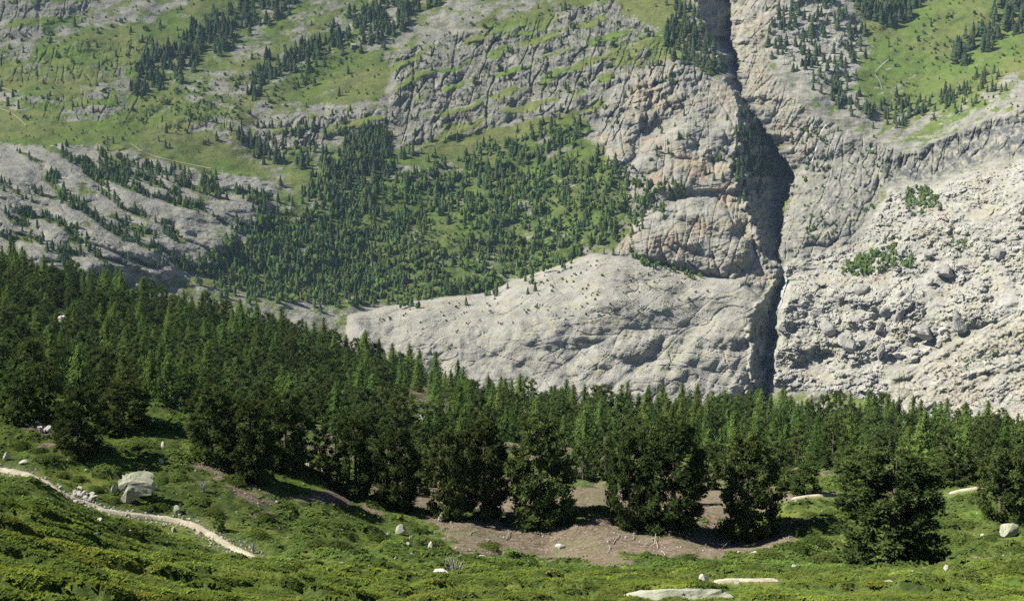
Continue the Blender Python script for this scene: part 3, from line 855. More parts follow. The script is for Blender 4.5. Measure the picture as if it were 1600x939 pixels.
# ------------------------------------------------------------------ the near side: hummocky pasture, bank and forest floor
GC = [(-200, 939, 22), (0, 939, 26), (200, 939, 30), (400, 939, 36), (600, 939, 43), (800, 939, 47), (1050, 939, 47), (1300, 939, 47), (1600, 939, 45), (1800, 939, 44),
      (-200, 735, 44), (0, 784, 46), (100, 815, 47), (200, 864, 46), (300, 889, 47), (380, 886, 50), (430, 893, 51), (550, 903, 54), (700, 905, 58), (850, 900, 60), (1000, 900, 58), (1200, 905, 58), (1400, 892, 62), (1600, 882, 62),
      (-200, 760, 58), (0, 790, 58), (100, 815, 60), (200, 850, 60), (300, 880, 62), (60, 758, 76),
      (0, 735, 86), (100, 765, 83), (150, 795, 81), (250, 810, 83), (320, 832, 81), (380, 866, 77), (-200, 700, 88),
      (0, 700, 89), (0, 658, 93), (100, 690, 91), (130, 712, 89.5), (250, 682, 94), (300, 692, 94), (205, 778, 84.5), (350, 722, 92.5), (400, 742, 92), (500, 737, 98), (450, 800, 87), (550, 802, 90), (520, 852, 80), (650, 862, 82), (620, 812, 92),
      (700, 802, 97), (850, 852, 93), (850, 804, 96.5), (900, 872, 84), (950, 884, 76), (950, 804, 96.5), (1000, 828, 95), (1100, 842, 94), (1180, 842, 94), (1100, 882, 78), (1280, 778, 102), (1230, 802, 98), (1290, 852, 91), (1390, 887, 80), (1500, 880, 82), (1520, 768, 105), (1500, 822, 97), (1600, 802, 99), (1600, 852, 89), (1600, 772, 104), (1800, 770, 104), (1800, 850, 89),
      (540, 762, 98), (620, 787, 97), (720, 802, 97), (1040, 804, 97), (850, 776, 130), (1040, 776, 130), (620, 748, 140), (1300, 752, 135), (1540, 748, 135), (200, 655, 120), (0, 638, 120), (400, 700, 130), (-200, 620, 120),
      (600, 692, 190), (680, 657, 240), (840, 680, 225), (930, 690, 220), (1000, 700, 212), (1200, 722, 200), (1450, 712, 220), (1600, 722, 205), (1800, 725, 210), (400, 640, 210), (200, 610, 210), (0, 570, 220), (-200, 540, 230),
      (840, 652, 330), (1100, 652, 440), (1350, 660, 450), (1600, 680, 420), (1800, 690, 420), (740, 622, 440), (530, 545, 450), (400, 518, 460), (200, 470, 465), (0, 415, 470), (-200, 370, 470), (0, 480, 340), (300, 545, 330), (600, 610, 330), (1300, 685, 320), (1600, 700, 310), (900, 645, 445)]
GCn = np.array(GC, float)
_a, _t = px_dir(GCn[:, 0], GCn[:, 1])
gP = list(zip(_a * 3, np.log(GCn[:, 2]))); gT = list(_t)
for a in (-0.5, -0.2, 0.1, 0.5):                       # unseen: the valley side beyond the wood, and the slope under the camera
    k = -0.13 - 0.1 * sm(a, -0.4, 0.15)
    for yy, dt in ((640, -0.10), (900, -0.30), (1250, -0.34)):
        gP.append((a * 3, math.log(yy))); gT.append(k + dt)
    gP.append((a * 3, math.log(12.0))); gT.append(-0.42)
    gP.append((a * 3, math.log(5.0))); gT.append(-0.55)
TP_G = TPS(gP, np.array(gT), 0.0008)

def ground_base(x, y):
    return TP_G(np.stack([np.ravel(x / y) * 3, np.log(np.ravel(y))], 1)).reshape(np.shape(x)) * y

def cushions(x, y):
    """low domed cushions of dwarf shrubs: height and how much of one a point stands on"""
    wx_, wy_ = 0.25 * fbm(x, y, 2, 301), 0.25 * fbm(x + 9, y, 2, 302)
    A_ = voronoi(x / 1.9 + wx_, y / 1.9 + wy_, 303)
    B_ = voronoi(x / 1.35 + wx_, y / 1.35 + wy_, 305)
    nr_ = y < 66
    f1, f2, bx, by, r1, r2, r3 = [np.where(nr_, q, p) for p, q in zip(A_, B_)]
    on = sm(r1 + 0.5 * fbm(x / 9, y / 9, 3, 304), 0.32, 0.5)
    dome_ = np.sqrt(np.clip(1 - (f1 / 0.62) ** 2, 0, 1))
    return on * dome_ * (0.30 + 0.42 * r2), on * sm(dome_, 0.15, 0.5), r3

SOIL_SHADE, GRASSP = [], []
def soil_amount(x, y):
    s = np.full(np.shape(x), -9.0)
    for k, p in enumerate(SOIL_SHADE):
        s = np.maximum(s, poly_sd(p, x, y) - (0.7 if k == 1 else 0))
    return s

def path_dist(x, y):
    d = np.full(np.shape(x), 1e9)
    for L, w in PATHS:
        for (x0, y0), (x1, y1) in zip(L[:-1], L[1:]):
            ex, ey = x1 - x0, y1 - y0
            t = np.clip(((x - x0) * ex + (y - y0) * ey) / (ex * ex + ey * ey + 1e-9), 0, 1)
            d = np.minimum(d, np.hypot(x - x0 - t * ex, y - y0 - t * ey) - w)
    return d
PATHS = []

def ground_point(u, v, ymin=14.0, rel=False):
    """first point of the smooth ground that the line of sight meets beyond ymin"""
    u = np.atleast_1d(np.asarray(u, float)); v = np.atleast_1d(np.asarray(v, float))
    a, t = px_dir(u, v)
    Ls = np.linspace(math.log(ymin), math.log(620), 420)
    n = len(u)
    A = np.repeat(a[:, None], len(Ls), 1)
    T = TP_G(np.stack([A.ravel() * 3, np.tile(Ls, n)], 1)).reshape(n, -1)
    over = T >= t[:, None]
    hit = over.argmax(1)
    none = ~over.any(1)
    hit[none] = len(Ls) - 1
    i0 = np.clip(hit - 1, 0, None)
    r = np.arange(n)
    d0 = t - T[r, i0]; d1 = t - T[r, hit]
    f = np.where(hit > 0, np.clip(d0 / (d0 - d1 + 1e-12), 0, 1), 0)
    y = np.exp(Ls[i0] * (1 - f) + Ls[hit] * f)
    return np.stack([a * y, y], 1), none

def gpoly(pts, ymin=52.0):
    P, _ = ground_point([p[0] for p in pts], [p[1] for p in pts], ymin)
    return [tuple(p) for p in P]

def dense(pts, n=6):
    out = []
    for (a, b), (c, d) in zip(pts[:-1], pts[1:]):
        for k in range(n):
            out.append((a + (c - a) * k / n, b + (d - b) * k / n))
    return out + [pts[-1]]

SOIL_SHADE += [gpoly(p) for p in (
    [(660, 800), (700, 805), (760, 810), (860, 815), (950, 808), (1040, 815), (1110, 810), (1180, 835), (1270, 785), (1290, 790), (1240, 835), (1180, 860), (1120, 878), (1060, 872), (1000, 868), (960, 890), (905, 886), (840, 868), (770, 872), (705, 860), (675, 830)],
    [(290, 690), (330, 715), (380, 740), (450, 755), (520, 745), (560, 775), (640, 800), (620, 815), (540, 800), (470, 790), (440, 830), (400, 815), (380, 790), (345, 770), (300, 740), (270, 705)],
    [(1420, 885), (1480, 868), (1600, 852), (1610, 866), (1520, 878), (1440, 892)],
    [(560, 762), (640, 752), (800, 758), (1000, 765), (1240, 765), (1280, 778), (1180, 812), (1040, 806), (860, 804), (700, 796), (600, 782)], [(20, 660), (60, 655), (95, 670), (150, 700), (120, 730), (80, 700), (30, 672)])]  # first outline here: darker soil colour painting the shade behind the bank row
GRASSP += [gpoly(p) for p in ([(-20, 755), (60, 765), (140, 800), (240, 840), (300, 850), (240, 815), (150, 800), (60, 760), (0, 742)], [(560, 912), (900, 912), (1060, 905), (1060, 935), (560, 935)], [(1440, 905), (1610, 895), (1610, 940), (1440, 940)], [(880, 868), (930, 820), (960, 800), (935, 850), (900, 880)])]

def gpath(pts, w, ymin=52.0, n=6):
    P, _ = ground_point([p[0] for p in dense(pts, n)], [p[1] for p in dense(pts, n)], ymin)
    PATHS.append(([tuple(p) for p in P], w))
    return P
PATH_MAIN = gpath([(-60, 728), (0, 734), (40, 741), (75, 755), (98, 772), (125, 783), (148, 791), (165, 799), (215, 806), (262, 811), (300, 820), (330, 836), (356, 852), (384, 866), (400, 874)], 0.4)
PATH_FAR = gpath([(430, 705), (470, 722), (500, 733), (520, 742)], 0.45)
PATH_RIGHT = gpath([(1225, 781), (1262, 776), (1300, 773), (1330, 775)], 0.5)
PATH_EDGE = gpath([(1478, 773), (1500, 767), (1535, 762), (1560, 762)], 0.5)
PATH_LOW = gpath([(1108, 913), (1140, 908), (1185, 908), (1225, 907)], 0.35, 52)

def ground(x, y, masks=False):
    x = np.asarray(x, float); y = np.asarray(y, float)
    z = ground_base(x, y)
    near = sm(y, 8, 30) * (1 - sm(y, 500, 700))
    pd = path_dist(x, y)
    off = sm(pd, 0.6, 2.0)
    so = soil_amount(x, y)
    soil = sm(so - 0.7 + 3.4 * fbm(x / 4.5, y / 4.5, 4, 311, 0.6) + 1.5 * fbm(x / 1.4, y / 1.4, 2, 316), -0.6, 0.9)
    cu, on, r3 = cushions(x, y)
    on = on * (1 - soil) * off
    amp = np.clip(y / 110, 0.28, 1.0)
    z = z + near * (0.8 * amp * fbm(x / 14, y / 14, 3, 312) * sm(pd, -0.3, 4) + amp * off * (0.16 * fbm(x / 2.2, y / 2.2, 3, 313)) + (cu - 0.2) * np.where(y < 66, 0.62, amp) * (1 - soil) * off * (1 - sm(y, 160, 260)))
    if masks:
        g = np.full(x.shape, -9.0)
        for p in GRASSP:
            g = np.maximum(g, poly_sd(p, x, y))
        grass = np.clip(sm(g, -1.5, 1.5) * 0.6 + 0.45 + 0.5 * fbm(x / 6, y / 6, 3, 314) - 0.45 * on, 0, 1)
        fl = sm(y, 112, 135)
        grass = grass * (1 - 0.5 * fl)
        soil = np.maximum(soil, fl * (0.45 + 0.6 * fbm(x / 5, y / 9, 3, 315)))
        return z, soil, grass, on, r3, pd
    return z

ga = np.concatenate([np.linspace(-0.75, -0.42, 16)[:-1], np.linspace(-0.42, 0.42, 280), np.linspace(0.42, 0.75, 16)[1:]])
gl = np.log(np.concatenate([np.geomspace(5, 22, 14)[:-1], np.geomspace(22, 108, 430)[:-1], np.geomspace(108, 520, 120)[:-1], np.geomspace(520, 1250, 14)]))
GA, GL = np.meshgrid(ga, gl)
GY = np.exp(GL); GX = GA * GY
gz, g_soil, g_grass, g_on, g_r3, g_pd = ground(GX, GY, True)
GV = np.stack([GX, GY, gz], -1)
# carry the ground on under and behind the viewpoint
b1 = np.stack([ga * 5 * 2.5, np.full(len(ga), 0.0), np.full(len(ga), -1.75)], 1)
b2 = np.stack([ga * 5 * 9, np.full(len(ga), -45.0), np.full(len(ga), 9.0)], 1)
GVf = np.concatenate([b2, b1, GV.reshape(-1, 3)])
nfr = len(gl) + 2
mk = np.stack([g_soil.ravel(), g_grass.ravel(), (0.25 * g_soil + 0.25 * sm(g_pd, 1.2, 0.2)).ravel()], 1)
mk = np.concatenate([np.tile([[0, 0.6, 0]], (2 * len(ga), 1)), mk])
FQg = grid_faces(nfr, len(ga))[:, ::-1]
rowy = GVf[FQg].mean(1)[:, 1]
for nm, sel in (('pasture', rowy < 118), ('forest_floor', rowy >= 118)):
    f = FQg[sel]
    idx, inv = np.unique(f.ravel(), return_inverse=True)
    tag(link(nm, make_mesh(nm, GVf[idx], inv.reshape(-1, 4), MT_GROUND, {'mask': mk[idx]}, True)), kind='structure')

def zg(x, y):
    return ground(np.atleast_1d(np.asarray(x, float)), np.atleast_1d(np.asarray(y, float)))

def gp(u, v, ymin=52.0):
    P, _ = ground_point([u], [v], ymin)
    x, y = P[0]
    return np.array([x, y, zg(x, y)[0]])

def strip(name, P, w, mat, lift, zfun, edge=0.25, seed=5, nw=5, fine=3):
    """a trodden strip laid on the ground, its edge uneven"""
    r = np.random.default_rng(seed)
    P = np.asarray(P, float)
    s = np.linspace(0, len(P) - 1, len(P) * fine)
    Q = np.stack([np.interp(s, np.arange(len(P)), P[:, k]) for k in range(P.shape[1])], 1)
    T = np.gradient(Q[:, :2], axis=0); T /= np.linalg.norm(T, axis=1)[:, None] + 1e-9
    N = np.stack([-T[:, 1], T[:, 0]], 1)
    hw = w * (1 + edge * fbm(s[:, None] * np.array([[0.7, 0.7]]), np.array([[0.0, 50.0]]) + 0 * s[:, None], 3, seed))
    end = np.clip(np.minimum(s, s[-1] - s) / 2.5, 0, 1)
    rows = []
    for k in range(nw):
        f = k / (nw - 1)
        off = -hw[:, 0] * (1 - f) + hw[:, 1] * f
        XY = Q[:, :2] + N * off[:, None]
        z = zfun(XY[:, 0], XY[:, 1]) + lift * (1 if 0 < k < nw - 1 else -0.4) - 0.45 * (1 - end)
        rows.append(np.column_stack([XY, z]))
    V = np.stack(rows, 1)
    F = grid_faces(V.shape[0], V.shape[1])
    return tag(link(name, make_mesh(name, V.reshape(-1, 3), F, mat, None, True)), kind='structure')

strip('path', PATH_MAIN, 0.36, MT_PATH, 0.11, zg, 0.5, 5)
strip('path', PATH_FAR, 0.45, MT_PATH, 0.12, zg, 0.4, 6)
strip('path', PATH_RIGHT, 0.27, MT_PATH, 0.12, zg, 0.3, 7)
strip('path', PATH_EDGE, 0.26, MT_PATH, 0.12, zg, 0.3, 8)
strip('path', PATH_LOW, 0.35, MT_PATH, 0.12, zg, 0.4, 9)

# ------------------------------------------------------------------ heath: leaf rosettes over the near slope, too many to count
def rosettes(P, N, size, tint, leaves, r, spread=0.75, wide=0.34, up=0.75, radial=0.0):
    n = len(P)
    L = r.normal(size=(n, leaves, 3))
    L /= np.linalg.norm(L, axis=2)[:, :, None] + 1e-9
    M_ = N[:, None, :] + L * spread * 0.55                     # the way each leaf faces
    M_ /= np.linalg.norm(M_, axis=2)[:, :, None] + 1e-9
    T_ = r.normal(size=(n, leaves, 3))
    T_ -= (T_ * M_).sum(2)[:, :, None] * M_
    T_ /= np.linalg.norm(T_, axis=2)[:, :, None] + 1e-9
    D = T_ * np.where(r.uniform(size=(n, 1, 1)) < radial, 0.45, 1.0) + N[:, None, :] * np.where(r.uniform(size=(n, 1, 1)) < radial, 1.2, 0.45 * up)
    D /= np.linalg.norm(D, axis=2)[:, :, None] + 1e-9
    S = np.cross(D, M_)
    S /= np.linalg.norm(S, axis=2)[:, :, None] + 1e-9
    ln = size[:, None, None] * r.uniform(0.7, 1.25, (n, leaves, 1))
    A = P[:, None, :] + S * ln * wide + D * ln * 0.2
    Bq = P[:, None, :] - S * ln * wide + D * ln * 0.2
    Cq = P[:, None, :] + D * ln
    V = np.stack([A, Bq, Cq], 2).reshape(-1, 3)
    F = np.arange(len(V)).reshape(-1, 3)
    C = np.repeat(tint, leaves * 3, 0)
    return V, F, C

r = np.random.default_rng(41)
NH = 300000
a_ = r.uniform(-0.41, 0.41, NH)
L_ = r.uniform(math.log(24), math.log(150), NH)
y_ = np.exp(L_); x_ = a_ * y_
z_, s_, g_, on_, r3_, pd_ = ground(x_, y_, True)
uu, vv = to_px(x_, y_, z_)
front = y_ < 64
pr = np.where(front, 0.30 + 0.6 * on_, 0.10 + 0.6 * on_) * (1 - sm(s_, 0.25, 0.8)) * sm(pd_, 0.0, 0.55)
keep = (r.uniform(0, 1, NH) < pr) & (vv < 965) & (uu > -40) & (uu < 1640)
x_, y_, z_, on_, r3_, g_ = [q[keep] for q in (x_, y_, z_, on_, r3_, g_)]
e = 0.15
nx = (ground(x_ - e, y_) - ground(x_ + e, y_)) / (2 * e)
ny = (ground(x_, y_ - e) - ground(x_, y_ + e)) / (2 * e)
Nn = np.stack([nx * 0.7 - 0.25, ny * 0.7 - 0.1, np.ones(len(x_))], 1); Nn /= np.linalg.norm(Nn, axis=1)[:, None]
rust = 0.4 * sm(fbm(x_ / 5, y_ / 5, 3, 321) + r.normal(size=len(x_)) * 0.12, 0.12, 0.4) * (y_ < 64)
yel = sm(fbm(x_ / 4 + 30, y_ / 4, 3, 322) + r.normal(size=len(x_)) * 0.15, -0.05, 0.3)
tint = np.array([0.72, 0.85, 0.75])[None] + yel[:, None] * np.array([0.36, 0.28, 0.03])
tint = np.where((y_ < 64)[:, None], tint * np.array([1.12, 1.02, 0.8]), tint)
tint = tint * (1 - 0.7 * rust[:, None]) + rust[:, None] * 0.7 * np.array([1.75, 0.95, 0.8])
tint = tint * (1 + 0.55 * fbm(x_ / 7, y_ / 9, 3, 323))[:, None] * (0.7 + 0.6 * r3_[:, None]) * r.uniform(0.75, 1.25, (len(x_), 1))
size = np.where(y_ < 64, 0.085, 0.125) * r.uniform(0.7, 1.35, len(x_)) * (0.8 + y_ / 200)
hv, hf, hc = rosettes(np.stack([x_, y_, z_ - 0.02], 1), Nn, size * 1.08, tint, 5, r, 0.62, 0.42, 1.0)
tag(link('heath', make_mesh('heath', hv, hf, MT_HEATH, {'tint': hc})), kind='stuff')
# taller grass among the dwarf shrubs
rg = np.random.default_rng(43)
NG = 60000
ag, lg = rg.uniform(-0.41, 0.41, NG), rg.uniform(math.log(26), math.log(100), NG)
yg = np.exp(lg); xg = ag * yg
zg_, sg, gg, og, r3g, pg_ = ground(xg, yg, True)
kp = (rg.uniform(size=NG) < 0.30 * sm(gg, 0.45, 0.9)) & (sg < 0.4) & (pg_ > 0.35)
xg, yg, zg_, gg = xg[kp], yg[kp], zg_[kp], gg[kp]
tg = np.array([1.0, 1.0, 0.9])[None] * rg.uniform(0.7, 1.35, (len(xg), 1)) + sm(fbm(xg / 6, yg / 6, 3, 331), 0, 0.3)[:, None] * np.array([0.4, 0.2, 0.1])
hv, hf, hc = rosettes(np.stack([xg, yg, zg_ - 0.03], 1), np.tile([[0.0, -0.1, 1.0]], (len(xg), 1)), rg.uniform(0.12, 0.26, len(xg)), tg, 5, rg, 1.2, 0.07, 1.0, 1.0)
tag(link('grass', make_mesh('grass', hv, hf, MT_HEATH, {'tint': hc})), kind='stuff')
# ------------------------------------------------------------------ trees
def pine_crown(seed, H, Wd, ncl, ntuft, leaves, leaf, lean=0.0, base=0.05, boss=1.0):
    """stone pine: many boughs, each ending in a rounded clump of needle tufts"""
    r = np.random.default_rng(seed)
    B = Bag()
    gold = 2.399963
    ph = r.uniform(0, 6.28)
    ks = np.arange(ncl)
    hf = base + (0.97 - base) * ((ks + r.uniform(0, 0.9, ncl)) / ncl) ** 1.05
    prof = np.sqrt(np.clip(1 - ((hf - 0.40) / 0.64) ** 2, 0.02, 1))
    prof = np.where(hf < 0.15, prof * (0.75 + hf * 1.6), prof)
    lob = 1 + 0.18 * np.sin(ks * gold * 1.0 + ph) + r.uniform(-0.2, 0.14, ncl)
    rad = Wd / 2 * prof * lob * np.where(r.uniform(size=ncl) < 0.30, r.uniform(0.25, 0.6, ncl), r.uniform(0.72, 0.95, ncl))
    an = ks * gold + r.uniform(-0.4, 0.4, ncl) + ph
    c = np.stack([np.cos(an) * rad + lean * hf * H, np.sin(an) * rad, hf * H - 0.10 * rad], 1)
    rc = Wd * 0.155 * boss * r.uniform(0.75, 1.3, ncl) * (1.12 - 0.45 * hf) * (36.0 / ncl) ** 0.33 * 1.08
    Pts, Nr, Tn, Sz = [], [], [], []
    for k in range(ncl):
        V, F = ICO[0] if ncl < 30 else ICO[1]
        V = V * rc[k] * 0.66 * np.array([1, 1, 0.8]) * r.uniform(0.8, 1.15, (len(V), 1))
        B.add(V + c[k], F, np.array([0.5, 0.55, 0.55]))  # clump core tinted darker, painting the shade inside the crown
        d = r.normal(size=(ntuft, 3)) + np.array([np.cos(an[k]) * 0.8, np.sin(an[k]) * 0.8, 0.55])
        d /= np.linalg.norm(d, axis=1)[:, None]
        Pts.append(c[k] + d * rc[k] * np.array([1, 1, 0.85]) * r.uniform(0.55, 1.08, (ntuft, 1)))
        n_ = d + np.array([0, 0, 0.4]); n_ /= np.linalg.norm(n_, axis=1)[:, None]
        Nr.append(n_)
        tone = r.uniform(0.75, 1.25)
        Tn.append(np.tile(np.array([1.0, 1.0, 1.0]) * tone, (ntuft, 1)) * r.uniform(0.8, 1.2, (ntuft, 1)))
        Sz.append(leaf * r.uniform(0.75, 1.25, ntuft))
    V, F, C = rosettes(np.concatenate(Pts), np.concatenate(Nr), np.concatenate(Sz), np.concatenate(Tn), leaves, r, 0.8, 0.19, 0.75, 0.7)
    B.add(V, F, C)
    return B

def larch_crown(seed, H, Wd, lev, bpl, spl, leaf):
    """larch: whorls of drooping boughs hung with soft sprays"""
    r = np.random.default_rng(seed)
    B = Bag()
    Pts, Nr, Tn, Sz = [], [], [], []
    tall = r.uniform(0.8, 1.15)
    for k in range(lev):
        f = (k + 0.4) / lev
        h = 0.06 + 0.93 * f
        R_ = Wd / 2 * ((1 - f) ** 0.62 * 0.98 + 0.02) * (0.62 + 0.38 * min(1, f / 0.14))
        nb = max(3, int(bpl * (1 - 0.5 * f)))
        a0 = r.uniform(0, 6.28)
        for b in range(nb):
            if r.uniform() < 0.10:
                continue
            a = a0 + b * 6.283 / nb + r.uniform(-0.35, 0.35)
            L = R_ * r.uniform(0.6, 1.2)
            tone = r.uniform(0.75, 1.25)
            m = max(3, int(spl * (0.45 + 0.55 * (1 - f))))
            s = (np.arange(m) + r.uniform(0.1, 0.9, m)) / m
            s = 0.22 + 0.8 * s
            x = L * s
            p = np.stack([np.cos(a) * x, np.sin(a) * x, h * H - 0.16 * x + 0.10 * x * s + r.normal(0, 0.02 * H * 0.5, m)], 1)
            p[:, :2] += r.normal(0, 0.12 * L + 0.05, (m, 2))
            Pts.append(p)
            n_ = np.stack([np.full(m, np.cos(a) * 0.7), np.full(m, np.sin(a) * 0.7), np.full(m, 0.35)], 1)
            Nr.append(n_ / np.linalg.norm(n_, axis=1)[:, None])
            Tn.append(np.full((m, 3), tone) * r.uniform(0.8, 1.2, (m, 1)))
            Sz.append(leaf * r.uniform(0.7, 1.3, m) * (1.1 - 0.45 * f))
    # dense inner core, tinted darker as painted shade within the crown
    lv = 9
    for k in range(lv):
        f = k / lv
        rr = Wd / 2 * (1 - f) ** 0.8 * 0.48
        m = 7
        an = np.arange(m) * 6.283 / m + r.uniform(0, 1)
        q = rr * r.uniform(0.6, 1.3, m)
        ring = np.stack([np.cos(an) * q, np.sin(an) * q, (0.09 + 0.86 * f) * H + r.uniform(-0.02, 0.02, m) * H], 1)
        B.add(np.vstack([ring, [[0, 0, (0.09 + 0.86 * f + 0.19) * H]]]), np.array([(i, (i + 1) % m, m) for i in range(m)]), np.array([0.6, 0.62, 0.6]))
    V, F, C = rosettes(np.concatenate(Pts), np.concatenate(Nr), np.concatenate(Sz), np.concatenate(Tn), 3, r, 0.85, 0.24)
    B.add(V, F, C)
    return B

def trunk_mesh(seed, H, r0, limbs=8, lean=0.0, top=0.93):
    r = np.random.default_rng(seed)
    B = Bag()
    n = 7
    f = np.linspace(0, 1, n)
    P = np.stack([lean * f * H + 0.02 * H * np.cumsum(r.normal(size=n)) * 0.12, 0.02 * H * np.cumsum(r.normal(size=n)) * 0.12, -0.6 + f * (H * top + 0.6)], 1)
    rad = r0 * (1 - f) ** 0.85 + 0.025
    rad[0] *= 1.35
    B.add(*tube(P, rad, 8))
    for k in range(limbs):
        h = 0.14 + 0.7 * (k + r.uniform(0, 0.8)) / limbs
        a = k * 2.4 + r.uniform(-0.4, 0.4)
        p0 = np.array([np.interp(h, f, P[:, 0]), np.interp(h, f, P[:, 1]), h * H])
        L = H * 0.20 * (1.15 - h)
        d = np.array([math.cos(a), math.sin(a), 0.15])
        B.add(*tube(np.array([p0, p0 + d * L * 0.55, p0 + d * L + np.array([0, 0, 0.08 * L])]), [r0 * 0.28, r0 * 0.18, 0.03], 5))
    return B

# every kind once, unit height 10 m, scaled when placed
BIG = []                                  # foreground stone pines: (crown mesh, trunk mesh)
for k in range(5):
    BIG.append((pine_crown(500 + k, 10.0, 5.6 + 0.3 * (k % 3), 84, 40, 7, 0.30, 0.0, 0.03, 1.0).mesh('crown', MT_PINE), trunk_mesh(520 + k, 10.0, 0.30, 12).mesh('trunk', MT_BARK, True)))
MIDP = []
for k in range(6):
    MIDP.append((pine_crown(540 + k, 10.0, 4.7 + 0.5 * (k % 3), 42, 24, 5, 0.42, 0.0, 0.06, 1.0).mesh('crown', MT_PINEW), trunk_mesh(560 + k, 10.0, 0.22, 5).mesh('trunk', MT_BARK, True)))
LAR = []
for k in range(7):
    LAR.append((larch_crown(580 + k, 10.0, 4.6 + 0.5 * (k % 3), 26, 8, 10, 0.52).mesh('crown', MT_LARCH), trunk_mesh(600 + k, 10.0, 0.17, 4).mesh('trunk', MT_BARK, True)))

def put_tree(kind, lib, pos, H, wide, rz, label, cat, group):
    root = empty(kind, pos, rz, (H / 10 * wide, H / 10 * wide, H / 10))
    tag(root, label, cat, group)
    link('crown', lib[0], root)
    link('trunk', lib[1], root)
    return root

def sink(p, d=0.15):
    return (float(p[0]), float(p[1]), float(p[2]) - d)

# foreground stone pines, each one told apart: foot u, foot v, top v, width px
ROW = [
    (28, 652, 566, 62, 'dark stone pine at the far left edge of the pasture beside a soil patch', MIDP),
    (70, 656, 560, 60, 'slim dark stone pine behind the pale rocks at the left edge of the wood', MIDP),
    (122, 706, 590, 84, 'broad stone pine on the left slope casting a long shadow above the path', BIG),
    (192, 668, 582, 86, 'rounded stone pine with a flat shadow on the green rise at left', BIG),
    (330, 716, 596, 84, 'stone pine with bare grey twigs on the left flank of the big clump', BIG),
    (392, 742, 606, 92, 'stone pine in the middle of the big dark clump above the boulder', BIG),
    (448, 728, 598, 92, 'stone pine on the right of the big dark clump, shading a small path', BIG),
    (556, 772, 636, 76, 'tall narrow stone pine with a round top, standing left of the bank row', BIG),
    (622, 790, 655, 78, 'narrow stone pine behind the small boulder with a dark hollow', BIG),
    (702, 808, 656, 74, 'slender stone pine at the left end of the bare soil bank', BIG),
    (756, 806, 650, 86, 'loose stone pine with pale drooping low boughs beside the tallest pine', BIG),
    (842, 812, 641, 116, 'tallest and widest stone pine in the middle of the bank row', BIG),
    (982, 822, 664, 84, 'stone pine leaning on a wider one above the pale bare soil', BIG),
    (1052, 824, 646, 116, 'wide stone pine above the bare soil covered with fallen twigs', BIG),
    (1166, 838, 668, 108, 'free standing stone pine with its shadow running right to the path end', BIG),
    (1392, 890, 690, 186, 'huge bushy stone pine, widest of all, in front of the right slope', BIG),
    (1335, 792, 690, 74, 'dark stone pine half hidden behind the huge bushy one', MIDP),
    (1562, 808, 684, 92, 'stone pine beside the pale rock at the right edge of the picture', BIG),
    (1612, 800, 700, 60, 'stone pine cut off by the right edge of the picture', BIG),
    (912, 752, 680, 56, 'pale green young pine in the gap right of the tallest bank pine', MIDP),
    (945, 755, 690, 40, 'small pine between the gap and the pine above the pale soil', MIDP),
    (1256, 772, 716, 58, 'low spreading pine behind the path right of the free standing pine', MIDP),
    (1225, 768, 728, 44, 'smallest of the low pines behind the long shadow on the bank', MIDP),
    (1476, 758, 706, 60, 'low dense pine behind the sunlit path edge at right', MIDP),
    (1520, 752, 712, 44, 'low pine next to the tree at the right, above the sunlit path edge', MIDP),
    (500, 742, 668, 44, 'small dark pine above the end of the short path in the clump', MIDP),
    (345, 829, 793, 22, 'tiny dark dwarf pine standing just above the lower path', MIDP),
    (232, 776, 752, 16, 'very small dark conifer right of the big pale boulder', MIDP),
    (222, 732, 716, 20, 'small dark conifer on the pasture above the big pale boulder', MIDP),
    (660, 735, 655, 50, 'stone pine peeping out behind two pines left of the bank', MIDP),
    (588, 752, 690, 50, 'pine in the dark gap between the two narrow pines left of the bank', MIDP),
    (735, 768, 690, 52, 'shaded pine behind the loose pine with drooping boughs', MIDP),
    (800, 772, 688, 52, 'shaded pine hidden at the left shoulder of the tallest pine', MIDP),
    (1018, 778, 680, 60, 'shaded pine between the leaning pine and the wide pine', MIDP),
    (1106, 772, 692, 54, 'pine in the gap between the wide pine and the free standing one', MIDP),
    (1424, 762, 700, 56, 'dark pine just right of and behind the huge bushy pine', MIDP),
    (655, 770, 688, 46, 'shaded pine between two narrow pines above the small boulder', MIDP),
]
rt = np.random.default_rng(88)
for i, (u, v, top, wpx, lab, lib) in enumerate(ROW):
    p = gp(u, v)
    Hm = (v - top) * p[1] / FPX * 1.02
    Wm = wpx * p[1] / FPX
    k = i % len(lib)
    me = lib[k][0]
    nat = (5.6 + 0.3 * (k % 3)) if lib is BIG else (4.7 + 0.5 * (k % 3))
    put_tree('stone_pine', lib[k], sink(p), Hm, Wm / (nat * Hm / 10) * 0.9, rt.uniform(0, 6.28), lab, 'pine tree', 'stone pines along the edge of the pasture')

ry = np.random.default_rng(89)
for u in list(range(586, 1330, 46)) + [1440, 1462, 1500, 1540]:
    uu_ = u + ry.uniform(-14, 14); vv_ = ry.uniform(738, 766)
    p = gp(uu_, vv_, 100)
    put_tree('stone_pine', MIDP[ry.integers(len(MIDP))], sink(p), ry.uniform(2.6, 4.6), ry.uniform(1.1, 1.5), ry.uniform(0, 6.28), 'low young stone pine on the flat ground behind the bank row', 'pine tree', 'young stone pines behind the bank row')

